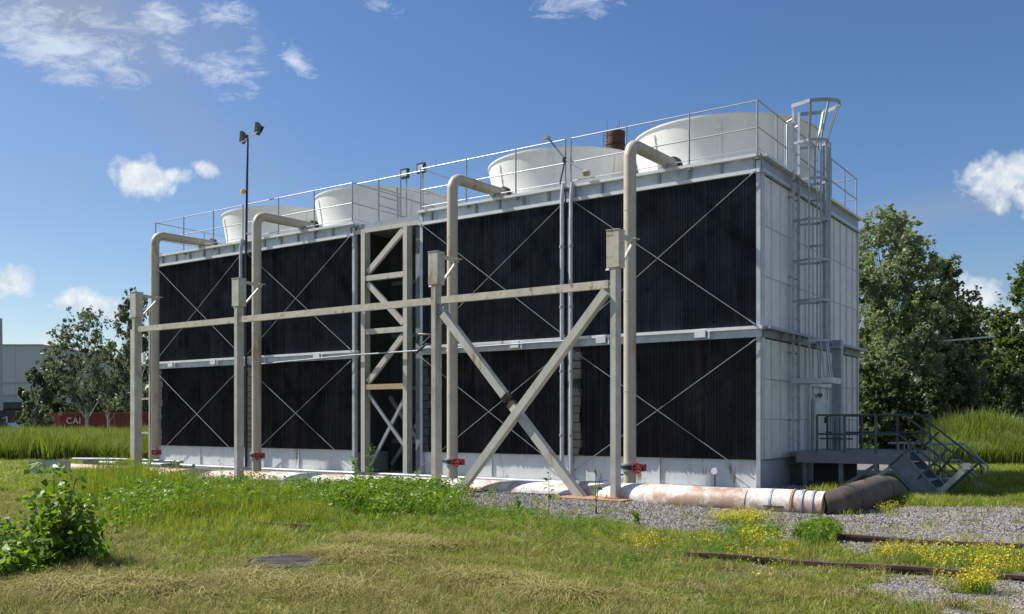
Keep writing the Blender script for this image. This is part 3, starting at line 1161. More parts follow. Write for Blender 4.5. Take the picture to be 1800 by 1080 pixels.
bp = [(2.90, -5.0, .12), (3.06, -4.88, .15), (3.17, -4.5, .20), (3.20, -3.4, .25), (3.18, -2.3, .27), (3.10, -1.2, .20), (2.95, 0, .02), (2.8, 1.2, -.25)]
T2 = thing('brown_ground_pipe', 'thick brown pipe, painted darker as if shaded, curving back beneath the stair platform', 'pipe', (3.0, -3, 0))
MB().tube(bp, [.26, .27, .28] + [.28] * 5, 28).build('pipe_run', M['brownpipe'], T2)
for k in (2, 4):
    d = (Vector(bp[k + 1]) - Vector(bp[k])).normalized() * .03
    MB().tube([Vector(bp[k]) - d, Vector(bp[k]) + d], .29, 28).build('band', M['railsteel'], T2)
T3 = thing('rusty_connection_pipe', 'thin flat pipe run lying between the white pipe and basin foot', 'pipe', (-5, -1.2, 0))
MB().tube([(-23.5, -.8, .02), (-.3, -.8, .02)], .06, 12).build('pipe_run', M['galv_dull'], T3)
# little gauge on post near basin
T = thing('gauge_post', 'small round gauge on a thin stem before the white basin', 'gauge', (-1.35, -.6, 0))
px = W(0, 0)
MB().tube([(-1.0, -.35, 0), (-1.0, -.35, .38)], .015, 6).build('stem', M['black'], T)
MB().tube([(-1.0, -.40, .42), (-1.0, -.35, .42)], .08, 16).build('dial', M['whitepaint'], T)
T = thing('stop_tap', 'small black stop tap between the X brace foot and rightmost riser', 'valve', (-3.3, -.5, 0))
MB().tube([(-3.3, -.5, 0), (-3.3, -.5, .28)], .04, 8).build('body', M['black'], T)
MB().tube([(-3.55, -.5, .26), (-3.05, -.5, .26)], .02, 6).build('lever', M['black'], T)

# ------------------------------------------------------------------ drain pipes and conduit
for x, r, lb in ((-CELL - .12, .055, 'left one of the paired galvanised drain pipes between the nearer tower bays'),
                 (-CELL + .16, .05, 'right one of the paired galvanised drain pipes between the nearer tower bays'),
                 (XB1 - CELL - .02, .06, 'galvanised drain pipe between the two bays of the farther tower')):
    T = thing('drain_pipe', lb, 'pipe', (x, -.22, 0), group='vertical galvanised drain pipes')
    MB().tube([(x, -.24, .05), (x, -.24, 7.55), (x + .02, -.20, 7.9)], r, 12).build('pipe_run', M['galv'], T)
    for z in (1.2, 2.9, 4.6, 6.2):
        MB().tube([(x, -.24, z), (x, -.24, z + .06)], r * 1.35, 12).build('coupling', M['galv_dull'], T)
single('conduit', MB().tube([(-18.6, -.3, 3.50), (-13, -.34, 3.66), (-6, -.34, 3.72), (-4.9, -.3, 3.72)], .024, 8), M['galv_dull'],
       'thin galvanised conduit crossing the gap at middle beam level', 'conduit', (-11, -.3, 3.6))
# hanging hose and tap by the gap
single('hose_loop', MB().tube([(-10.3, -.3, 3.95), (-10.1, -.45, 4.15), (-9.6, -.5, 4.1), (-9.3, -.45, 3.9), (-9.35, -.4, 3.8), (-9.9, -.4, 3.85), (-10.35, -.35, 3.6)], .035, 8),
       M['black'], 'black hose looped at the middle beam beside the gap', 'hose', (-10, -.4, 3.9))

# ------------------------------------------------------------------ caged ladder
T = thing('caged_ladder', 'galvanised ladder with safety cage climbing the panelled end wall to the roof', 'ladder', (.12, 2.12, .75))
LX = .14
LY0, LY1 = 1.9, 2.35
for y in (LY0, LY1):
    MB().box(LX - .03, LX + .03, y - .02, y + .02, .87, 9.45).build('side_rail', M['galv'], T)
rung = MB().tube([(LX, LY0 + .015, 0), (LX, LY1 - .015, 0)], .016, 8).mesh('rung', M['galv'], (0, 0, 0))
for k in range(28):
    inst('rung', rung, T, (0, 0, 1.1 + k * .28))
YC = (LY0 + LY1) / 2


def hoop_pts(z, rx, ry, x0=LX):
    out = [(x0, YC - ry * .66, z)]
    for a in np.linspace(-PI / 2 * .8, PI / 2 * .8, 11):
        out.append((x0 + .25 + (rx - .25) * math.cos(a), YC + ry * math.sin(a), z))
    out.append((x0, YC + ry * .66, z))
    return out


def ribbon(b, pts, w=.05, t=.012):
    for p, q in zip(pts[:-1], pts[1:]):
        b.bar(p, q, t, w)


for z, rx, ry in [(2.62, .92, .40), (3.6, .80, .37), (4.6, .80, .37), (5.6, .80, .37), (6.6, .80, .37), (7.6, .80, .37), (8.55, .80, .37), (9.45, 1.08, .55)]:
    b = MB()
    ribbon(b, hoop_pts(z, rx, ry), .09 if z in (2.62, 9.45) else .06, .02)
    b.build('cage_hoop', M['railgalv'], T)
for a in (-.78, -.4, 0, .4, .78):
    def cp(rx, ry, z):
        t = a * PI / 2
        return (LX + .25 + (rx - .25) * math.cos(t), YC + ry * math.sin(t), z)
    b = MB()
    ring = [cp(.90, .39, 2.62), cp(.78, .355, 3.6), cp(.78, .355, 8.55), cp(1.06, .54, 9.45)]
    for p, q in zip(ring[:-1], ring[1:]):
        b.bar(p, q, .055, .03)
    b.build('cage_bar', M['railgalv'], T)
b = MB()
for y in (LY0 - .16, LY1 + .16):
    b.bar((LX, y, 2.60), (LX + .95, y, 2.60), .05, .12)
b.bar((LX + .97, LY0 - .18, 2.60), (LX + .97, LY1 + .18, 2.60), .05, .14)
b.build('cage_base_frame', M['galv'], T)
for z in (1.6, 3.3, 5.2, 7.2):
    for y in (LY0, LY1):
        MB().box(.0, LX - .032, y - .02, y + .02, z, z + .04).build('wall_bracket', M['galv_dull'], T)
for y in (LY0 - .06, LY1 + .06):
    MB().tube([(.0, y, 7.86), (.0, y, 9.1), (LX, y, 9.15)], .025, 8).build('grab_rail', M['galv'], T)

T = thing('service_column', 'grey box column rising past the caged ladder beside the door', 'column', (.75, 3.6, 0))
MB().box(.63, .87, 3.5, 3.72, 0, 3.72).build('lower_column', M['galv_dull'], T)
MB().box(.42, .60, 3.40, 3.56, 3.55, 8.9).build('upper_tray', M['galv_dull'], T)
MB().box(.42, .88, 3.38, 3.74, 3.50, 3.56).build('joint_plate', M['galv_dull'], T)
for z in (4.8, 6.2, 7.4):
    MB().box(.04, .42, 3.45, 3.5, z, z + .05).build('wall_bracket', M['galv_dull'], T)

# ------------------------------------------------------------------ platform and stair
PZ = .85
T = thing('stair_platform', 'raised blue-grey steel platform with railings and a steep stair beside the end wall', 'stairs', (1.6, 3, 0))
PX0, PX1, PY0, PY1 = .48, 2.8, 1.2, 4.6
MB().box(PX0, PX1, PY0 + .01, PY1, PZ - .05, PZ).build('deck', M['stair'], T)
MB().box(.10, PX0 - .005, 1.75, PY1, PZ - .05, PZ).build('deck', M['stair'], T)
MB().box(PX0, PX1 + .06, PY0 - .05, PY0 + .005, PZ - .24, PZ + .04).build('girder', M['stair'], T)
MB().box(PX0 - .05, PX0 - .006, PY0, 1.74, PZ - .24, PZ + .02).build('girder', M['stair'], T)
MB().box(PX1 + .003, PX1 + .05, PY0 + .01, PY1, PZ - .24, PZ + .02).build('girder', M['stair'], T)
MB().box(PX0, PX1, PY1 + .003, PY1 + .05, PZ - .22, PZ + .02).build('girder', M['stair'], T)
for x, y in ((.6, 1.4), (2.29, 1.25), (2.6, 4.4), (.6, 4.4), (1.45, 1.4)):
    MB().box(x - .05, x + .05, y - .05, y + .05, -.1, PZ - .055).build('leg', M['stair'], T)
MB().bar((2.35, PY0 - .02, .35), (2.95, PY0 - .02, PZ - .05), .05, .08).build('brace', M['galv_dull'], T)
MB().bar((1.5, 1.34, .05), (2.25, 1.34, PZ - .27), .05, .08).build('brace', M['stair'], T)
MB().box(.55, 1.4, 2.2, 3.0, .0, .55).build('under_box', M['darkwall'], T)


def handrail(parent, rails, posts, m, r=.024):
    b = MB()
    for pl in rails:
        b.tube(pl, r, 8)
    o = b.build('handrail', M[m], parent)
    for p, q in posts:
        MB().bar(p, q, .05, .05).build('railing_post', M[m], o)


y = PY0 - .03
handrail(T, [[(.95, y, PZ + .9), (2.9, y, PZ + .9), (4.23, y, PZ - .20)], [(.95, y, PZ + .45), (2.8, y, PZ + .45), (3.95, y, PZ - .52)]],
         [((x, y, PZ), (x, y, PZ + .9)) for x in (.95, 1.59, 2.29)] + [((2.62, y, PZ - .25), (3.40, y, PZ + .48)), ((3.2, y, .30), (3.80, y, PZ + .12))], 'rail_dark')
y = PY1 + .02
handrail(T, [[(.15, y, PZ + .9), (PX1, y, PZ + .9)], [(.15, y, PZ + .45), (PX1, y, PZ + .45)]], [((x, y, PZ), (x, y, PZ + .9)) for x in (.2, 1.1, 2.0, PX1)], 'rail_dark')
for k in range(5):
    MB().tube([(.62 + k * .12, 3.4, PZ), (.62 + k * .12, 3.4, PZ + .85)], .014, 6).build('baluster', M['rail_dark'], T)
MB().tube([(.35, 3.4, PZ + .3), (1.2, 3.4, PZ + .3)], .02, 6).build('baluster_rail', M['rail_dark'], T)
SW = 1.1
for y in (PY0 - .055, PY0 + SW):
    p = [(PX1 - .02, y, PZ + .06), (PX1 + .10, y, PZ + .03), (3.64, y, .02), (3.38, y, -.24), (3.30, y, -.24), (PX1 - .24, y, PZ - .27)]
    MB().poly(p, (0, .02, 0)).build('stringer', M['stair'], T)
    MB().bar((PX1 + .09, y - .03, PZ + .05), (3.64, y - .03, .03), .07, .03).build('stringer_flange', M['stair'], T)
    MB().bar((PX1 - .20, y - .03, PZ - .25), (3.36, y - .03, -.24), .07, .03).build('stringer_flange', M['stair'], T)
for k in range(4):
    MB().box(PX1 + .02 + .19 * k, PX1 + .24 + .19 * k, PY0 - .03, PY0 + SW - .005, PZ - .2 - .2 * k, PZ - .17 - .2 * k).build('tread', M['galv_dull'], T)
y = PY0 + SW + .04
handrail(T, [[(2.85, y, PZ + .9), (3.0, y, PZ + .9), (4.28, y, PZ - .16), (4.34, y, PZ - .45)], [(2.85, y, PZ + .42), (3.95, y, PZ - .52)]],
         [((2.72, y, PZ - .25), (3.42, y, PZ + .50)), ((3.3, y, .25), (3.85, y, PZ + .12)), ((3.68, y, .03), (4.27, y, PZ - .2))], 'rail_dark')
MB().bar((3.62, PY0 - .06, -.02), (4.25, PY0 - .06, PZ - .20), .08, .12).build('end_newel', M['rail_light'], T)
MB().bar((4.10, PY0 - .04, PZ - .30), (4.12, PY0 + SW, PZ - .30), .10, .06).build('end_crossbar', M['rail_light'], T)
MB().box(4.14, 4.28, PY0 - .14, PY0 - .125, PZ - .30, PZ - .16).build('end_tag', M['whitepaint'], T)

T = thing('pipe_crossing_rail', 'low pale tubular handrail beyond the stair, sloping down at its right end', 'railing', (3, 4.2, 0))
yy = 4.3
for y in (yy, yy + .7):
    b = MB().tube([(1.85, y, 1.03), (3.55, y, 1.03), (4.1, y, .45), (4.1, y, .3)], .026, 8)
    b.tube([(2.35, y, .60), (3.45, y, .60), (3.85, y, .18)], .024, 8)
    o = b.build('handrail', M['rail_light'], T)
    for x in (2.1, 2.35, 2.85, 3.1):
        MB().tube([(x, y, -.05), (x, y, 1.03)], .024, 8).build('railing_post', M['rail_light'], o)
MB().box(2.2, 3.6, yy, yy + .7, .08, .14).build('step_plate', M['galv_dull'], T)

x, y, z = G(1712, 853)
single('concrete_slab', MB().box(x - .35, x + .5, y - .7, y + .6, -.02, .05), M['concrete'], 'flat pale slab lying on the grass at the stair foot', 'slab', (x, y, 0), 'W')

# ------------------------------------------------------------------ floodlights, mast, chimney
mx = XB1 - CELL + .40
T = thing('floodlight_mast', 'tall thin dark mast with two black floodlights rising before the farther tower', 'mast', (mx, -.45, 0))
MB().tube([(mx, -.36, 0), (mx, -.36, 7.4), (mx + .05, -.36, 9.8), (mx + .10, -.36, 11.35)], [.05, .045, .04, .03], 10).build('pole', M['black'], T)
MB().bar((mx - .28, -.36, 11.17), (mx + .62, -.36, 11.40), .04, .04).build('crossarm', M['galv'], T)
for dx, dz in ((-.22, .16), (.56, .32)):
    x = mx + dx
    b = MB().bar((x - .07, -.30, 11.13 + dz - .1), (x + .13, -.42, 11.33 + dz), .20, .10, (0, 1, 0))
    o = b.build('floodlight', M['black'], T)
    f = MB()
    for k in range(5):
        f.bar((x - .10 + k * .045, -.26, 11.15 + dz - .06 + k * .045), (x - .06 + k * .045, -.18, 11.13 + dz - .1 + k * .045), .015, .1)
    f.build('cooling_fins', M['black'], o)
lz = 9.45
b = MB().lathe([(0, -.09), (.07, -.07), (.09, 0), (.07, .07), (0, .09)], (mx - .08, -.42, lz), 14)
b.build('round_lamp', M['yellow'], T)
MB().tube([(mx - .18, -.36, lz), (mx + .02, -.36, lz)], .03, 8).build('lamp_bracket', M['black'], T)
MB().box(mx - .02, mx + .34, -.40, -.32, 7.98, 8.03).build('mast_clamp', M['galv_dull'], T)

for x, y, h, lb in ((XB1 + 1.62, .5, 9.12, 'small roof floodlight above the gap, left of its pair'),
                    (XB1 + 2.45, .3, 9.12, 'small roof floodlight above the gap, right of its pair by the railing corner')):
    T = thing('roof_floodlight', lb, 'floodlight', (x, y, h), group='small roof floodlights')
    MB().box(x - .15, x + .15, y - .04, y + .05, h, h + .30).build('housing', M['black'], T)
    MB().box(x - .10, x + .10, y - .05, y - .041, h + .06, h + .25).build('lens', M['lampglass'], T)
    MB().tube([(x, y + .08, 7.78), (x, y + .08, h + .1)], .02, 6).build('stem', M['galv_dull'], T)

T = thing('bracket_lamp', 'pair of tilted lamp arms clamped to the roof railing of the nearer tower', 'lamp', (-CELL - .1, -.15, 8.4))
cx = -CELL - .06
MB().tube([(cx, -.2, 8.55), (cx - .5, -.25, 9.20)], .03, 8).build('lamp_arm', M['galv_dull'], T)
MB().box(cx - .62, cx - .46, -.32, -.2, 9.16, 9.24).build('lamp_head', M['concrete'], T)
MB().tube([(cx, -.2, 8.55), (cx + .62, -.2, 8.12)], .02, 8).build('lamp_arm', M['galv_dull'], T)
MB().lathe([(0, 0), (.10, .02), (.13, .1), (.08, .15), (0, .16)], (cx + .66, -.2, 8.0), 12).build('lamp_head', M['concrete'], T)
MB().tube([(cx - .06, -.2, 8.55), (cx, -.14, 8.55)], .07, 10).build('clamp', M['black'], T)
MB().tube([(cx, -.2, 8.5), (cx - .06, -.22, 8.2), (cx - .13, -.22, 7.95), (cx + .04, -.22, 7.7), (cx + .04, -.22, 7.2)], .02, 8).build('cable', M['black'], T)

Zc = 150
x0, _, z1 = U(1082, Zc, 233)
T = thing('brick_chimney', 'distant dark red brick chimney top with antenna rods behind the fan stacks', 'chimney', (x0, Zc, 0), 'W')
r = 16.5 * Zc / FPX
MB().lathe([(r * 1.15, 0), (r, z1 - 6), (r, z1 - .8), (r * 1.03, z1 - .8), (r * 1.03, z1), (r * .8, z1), (r * .8, z1 - 2)], (x0, Zc, 0), 28).build('shaft', M['brick'], T)
for z in (z1 - 2.2, z1 - 4):
    MB().lathe([(r * 1.0, 0), (r * 1.05, 0), (r * 1.05, .25), (r * 1.0, .25)], (x0, Zc, z), 28).build('brick_band', M['darkwall'], T)
for dx, h in ((-1.45, 1.6), (.5, 1.7), (.2, 1.0)):
    MB().tube([(x0 + dx, Zc - r * .5, z1 - .5), (x0 + dx, Zc - r * .5, z1 + h)], .05, 6).build('antenna_rod', M['stair'], T)
b = MB()
for dx in (-.3, .3):
    b.tube([(x0 - r - .2 + dx, Zc - .4, 5), (x0 - r - .2 + dx, Zc - .4, z1 + .1)], .05, 6)
for k in range(12):
    b.tube([(x0 - r - .5, Zc - .4, z1 - .5 * k - .2), (x0 - r + .1, Zc - .4, z1 - .5 * k)], .04, 6)
b.build('ladder', M['stair'], T)

# ------------------------------------------------------------------ far left: containers, warehouse, wall, car
for i, (pxa, lb) in enumerate(((104, 'faded red shipping container with white lettering, nearer the warehouse'),
                               (201, 'plain dark red shipping container right of the lettered one, behind the posts'))):
    Z = 101.5
    x0 = (pxa - 900) / FPX * Z
    T = thing('shipping_container', lb, 'container', (x0, Z, 0), 'W', 'red shipping containers')
    L_, H_, D_ = 6.05, 2.59, 2.44
    MB().box(x0 + .06, x0 + L_ - .06, Z + .08, Z + D_, .12, H_ - .06).build('box_body', M['contred'], T)
    b = MB()
    for k in range(20):
        x = x0 + .2 + k * (L_ - .4) / 20
        b.poly([(x, Z + .08, .15), (x + .05, Z + .02, .15), (x + .15, Z + .02, .15), (x + .2, Z + .08, .15)], (0, 0, H_ - .3))
    b.build('corrugated_side', M['contred'], T)
    b = MB()
    for x in (x0, x0 + L_ - .12):
        b.box(x, x + .12, Z, Z + .12, 0, H_)
        b.box(x, x + .12, Z + D_ - .1, Z + D_ + .02, 0, H_)
    b.box(x0 + .12, x0 + L_ - .12, Z, Z + .08, H_ - .12, H_)
    b.box(x0 + .12, x0 + L_ - .12, Z, Z + .08, 0, .14)
    b.build('frame', M['contpink'], T)
    if i == 0:
        e = MB().box(x0 - 1.45, x0 - .02, Z + .3, Z + 2.3, 0, 2.5)  # end of the container; its paler red stands in for sun on it
        for k in range(5):
            e.box(x0 - 1.40 + k * .28, x0 - 1.3 + k * .28, Z + .26, Z + .3, .1, 2.4)
        single('lit_container_end', e, M['contpink'], 'pale red end of the lettered container, its sunlit tone painted in', 'container end', (x0 - .7, Z, 0), 'W')
        cu = bpy.data.curves.new('lettering', 'FONT')
        cu.body = 'CAI'
        cu.size = .95
        cu.extrude = .01
        cu.space_character = 1.1
        tmp = bpy.data.objects.new('lettering', cu)
        me = bpy.data.meshes.new_from_object(tmp)
        me.materials.clear()
        me.materials.append(M['whitepaint'])
        bpy.data.objects.remove(tmp)
        lo = bpy.data.objects.new('lettering', me)
        C.objects.link(lo)
        lo.parent = T
        lo.location = (.75, .0, 1.35)
        lo.rotation_euler = (R(90), 0, 0)

T = thing('warehouse', 'large pale blue-grey warehouse wall at the far left edge above the graffiti', 'building', (-95, 165, 0), 'W')
x1 = (73 - 900) / FPX * 165
z1 = EYE + (HOR - 608) * 165 / FPX
zl = EYE + (HOR - 708) * 165 / FPX
for k in range(9):
    xa = x1 - (k + 1) * 4.6
    MB().box(xa + .02, xa + 4.58, 165, 195, zl + .05, z1).build('wall_panel', M['warehouse'], T)
MB().box(x1 - 41.4, x1 + .1, 164.8, 195.2, z1 + .003, z1 + .25).build('roof_edge', M['galv_dull'], T)
for z in (zl + 1.2, zl + 3.4):
    MB().box(x1 - 41.4, x1 - .1, 164.86, 164.98, z, z + .18).build('wall_pipe', M['galv_dull'], T)
MB().box(x1 - 41.4, x1 - .3, 164, 194, 0, zl).build('lower_wall', M['darkwall'], T)
MB().box(x1 - 41.4, x1, 162.8, 163.98, zl - 1.1, zl - .2).build('canopy', M['dark'], T)

Zw = 118
xa, xb = (-60 - 900) / FPX * Zw, (78 - 900) / FPX * Zw
T = thing('graffiti_wall', 'dark low yard wall with pale graffiti below the warehouse', 'wall', ((xa + xb) / 2, Zw, 0), 'W')
n = 6
for k in range(n):
    a = xa + (xb - xa) * k / n
    MB().box(a + .02, a + (xb - xa) / n - .02, Zw, Zw + .25, 0, 3.0).build('wall_slab', M['darkwall'], T)
rnd = random.Random(3)
for k in range(9):
    a = xb - .8 - k * 1.05
    pts = []
    for t in range(7):
        pts.append((a + rnd.uniform(-.35, .35), Zw - .03, .75 + rnd.uniform(0, 1.5)))
    MB().tube(pts, .06, 5).build('graffiti_stroke', M['whitepaint'] if k % 3 else M['contpink'], T)

x0, Z = (6 - 900) / FPX * 88, 88
T = thing('parked_car', 'blue car parked at the left edge of view before the graffiti wall', 'car', (x0, Z, 0), 'W')
prof = [(-2.1, .3), (-2.1, .75), (-1.9, .9), (-1.25, .95), (-.6, 1.42), (.7, 1.45), (1.4, 1.0), (2.0, .9), (2.15, .6), (2.1, .3)]
MB().poly([(x0 + a, Z - .8, b) for a, b in prof], (0, 1.6, 0)).build('body', M['carblue'], T)
MB().poly([(x0 + a, Z - .815, b) for a, b in [(-1.05, .95), (-.55, 1.35), (.62, 1.37), (1.15, 1.0)]], (0, .012, 0)).build('side_window', M['glass'], T)
for a in (-1.35, 1.35):
    w_ = MB().tube([(x0 + a, Z - .84, .33), (x0 + a, Z - .62, .33)], .33, 16).build('wheel', M['rubber'], T)
    MB().tube([(x0 + a, Z - .86, .33), (x0 + a, Z - .842, .33)], .2, 12).build('rim', M['galv'], w_)

x0, Z, z1 = U(1.5, 140, 560)
single('distant_pole', MB().tube([(x0, Z, 0), (x0, Z, z1)], [.35, .2], 8), M['galv_dull'], 'thin distant pole rising above the warehouse at the left edge', 'pole', (x0, Z, 0), 'W')

# ------------------------------------------------------------------ low things at left: trough, pipe rail
x, y, z = G(50, 838)
xr = (98 - 900) / FPX * y
T = thing('metal_trough', 'open grey zinc trough lying on the grass left of the towers', 'trough', (x, y, 0), 'W')
MB().box(x, xr, y, y + .02, 0, .44).build('front_side', M['zinc'], T)
MB().box(x, xr, y + .9, y + .92, 0, .44).build('back_side', M['zinc'], T)
MB().box(x, x + .02, y + .02, y + .9, 0, .44).build('end_side', M['zinc'], T)
MB().box(xr - .02, xr, y + .02, y + .9, 0, .44).build('end_side', M['zinc'], T)
T = thing('low_pipe_run', 'low galvanised pipe run on short legs left of the farthest gantry post', 'pipe', (-24, -4, 0))
b = MB()
for yq, z in ((-3.2, .42), (-2.9, .38), (-2.5, .18)):
    b.tube([(-17.9, yq, z * .8), (-21, yq - .1, z * .8), (-23.4, yq - .2, z * .7)], .04 if z > .2 else .08, 10)
b.build('pipe_run', M['galv_dull'], T)
for x in (-18.5, -21, -23):
    MB().box(x - .03, x + .03, -3.3, -2.6, -.05, .25).build('leg', M['galv_dull'], T)
# bars seen between the leftmost post and riser
T = thing('access_tower', 'small light steel bracket frame standing left of the leftmost riser', 'frame', (-19.2, -3.3, 0))
for x in (-19.45, -18.95):
    MB().box(x - .03, x + .03, -3.4, -3.34, 0, 5.3).build('upright', M['beige'], T)
for z in (1.2, 2.3, 3.4, 4.5):
    MB().box(-19.42, -18.98, -3.4, -3.34, z, z + .06).build('crossbar', M['beige'], T)
MB().box(-19.38, -19.12, -3.5, -3.42, 3.5, 3.8).build('sign_plate', M['whitepaint'], T)

# ------------------------------------------------------------------ railway rails, cover, stone


def rail_piece(pa, pb, label):
    a, b = Vector(G(*pa)), Vector(G(*pb))
    d = (b - a).normalized()
    n = Vector((-d.y, d.x, 0))
    prof = [(-.06, 0), (-.06, .012), (-.012, .03), (-.012, .09), (-.035, .10), (-.035, .13), (.035, .13), (.035, .10), (.012, .09), (.012, .03), (.06, .012), (.06, 0)]
    m = MB()
    k = len(prof)
    segs = 12
    for i in range(segs + 1):
        p = a.lerp(b, i / segs)
        for u_, h in prof:
            q = p + n * u_ * 1.3
            m.v.append((q.x, q.y, h - .028 + .01 * math.sin(i * 1.3)))
    for i in range(segs):
        for j in range(k):
            j2 = (j + 1) % k
            m.f.append((i * k + j, i * k + j2, (i + 1) * k + j2, (i + 1) * k + j))
    m.f.append(tuple(range(k))[::-1])
    m.f.append(tuple(segs * k + j for j in range(k)))
    c = (a + b) / 2
    return single('railway_rail', m, M['railsteel'], label, 'rail', (c.x, c.y, 0), 'W', 'old railway rails')


rail_piece((1395, 948), (2300, 1004), 'rusty rail along the lower edge of the gravel band at right')
rail_piece((1205, 986), (2100, 1050), 'rusty rail nearest the viewer, through yellow flowers at right')
rail_piece((395, 925), (545, 935), 'short exposed end of rusty rail in the tall weeds at left')

x, y, z = G(505, 992)
T = thing('manhole_cover', 'round weathered grey cover lying flush in the mown dry grass', 'manhole cover', (x, y, 0), 'W')
MB().lathe([(0, .055), (.38, .055), (.40, .045), (.40, -.05)], (x, y, 0), 36).build('lid', M['castiron'], T)
MB().lathe([(.42, -.05), (.42, .05), (.50, .045), (.50, -.05)], (x, y, 0), 36).build('ring', M['castiron'], T)
b = MB()
for k in range(7):
    h = math.sqrt(max(0, .34 ** 2 - (-.30 + k * .1) ** 2))
    b.box(x - h, x + h, y - .31 + k * .1, y - .29 + k * .1, .056, .062)
b.build('ribs', M['castiron'], T)


def rock(name, px, py, r, label):
    x, y, z = G(px, py)
    bm = bmesh.new()
    bmesh.ops.create_icosphere(bm, subdivisions=2, radius=r)
    rn = random.Random(int(px))
    for v in bm.verts:
        v.co *= rn.uniform(.82, 1.12)
        v.co.z *= .7
    me = bpy.data.meshes.new(name)
    bm.to_mesh(me)
    bm.free()
    me.materials.append(M['stone'])
    o = bpy.data.objects.new(name, me)
    C.objects.link(o)
    o.location = (x, y, r * .45)
    o['label'] = label
    o['category'] = 'stone'


rock('stone', 855, 1060, .048, 'fist-sized pale stone lying in the dry grass at the bottom centre')

# ------------------------------------------------------------------ vegetation
rs = np.random.RandomState(11)


def leaves_np(pos, size, seed=0, flat=.5, aspect=.6, droop=0.0):
    """rhombic folded leaves at pos (N,3) -> verts (N*4), quads"""
    r = np.random.RandomState(seed)
    n = len(pos)
    a = r.uniform(0, 2 * PI, n)
    tilt = r.normal(0, flat, n) - droop
    d = np.stack([np.cos(a) * np.cos(tilt), np.sin(a) * np.cos(tilt), np.sin(tilt)], -1)
    ref = r.normal(0, 1, (n, 3))
    ref[:, 2] += .8
    s = np.cross(d, ref)
    s /= np.linalg.norm(s, axis=1, keepdims=True) + 1e-9
    L = (size * r.uniform(.65, 1.3, n))[:, None]
    p0 = pos
    p2 = pos + d * L
    up = np.cross(s, d) * L * .12
    p1 = pos + d * L * .45 + s * L * aspect * .5 + up
    p3 = pos + d * L * .45 - s * L * aspect * .5 + up
    co = np.stack([p0, p1, p2, p3], 1).reshape(-1, 3)
    q = np.arange(n * 4).reshape(-1, 4)
    return co, q


def crown_points(clumps, n, seed):
    r = np.random.RandomState(seed)
    cl = np.array(clumps)          # x,y,z,rx,rz
    w = cl[:, 3] ** 2 * cl[:, 4]
    w = w / w.sum()
    k = r.choice(len(cl), n, p=w)
    v = r.normal(0, 1, (n, 3))
    v /= np.linalg.norm(v, axis=1, keepdims=True)
    rad = r.uniform(.25, 1.05, n) ** .6
    # twiggy sub clusters
    c = cl[k]
    p = c[:, :3] + v * rad[:, None] * np.stack([c[:, 3], c[:, 3], c[:, 4]], -1)
    p += r.normal(0, .08, (n, 3)) * c[:, 3:4]
    return p


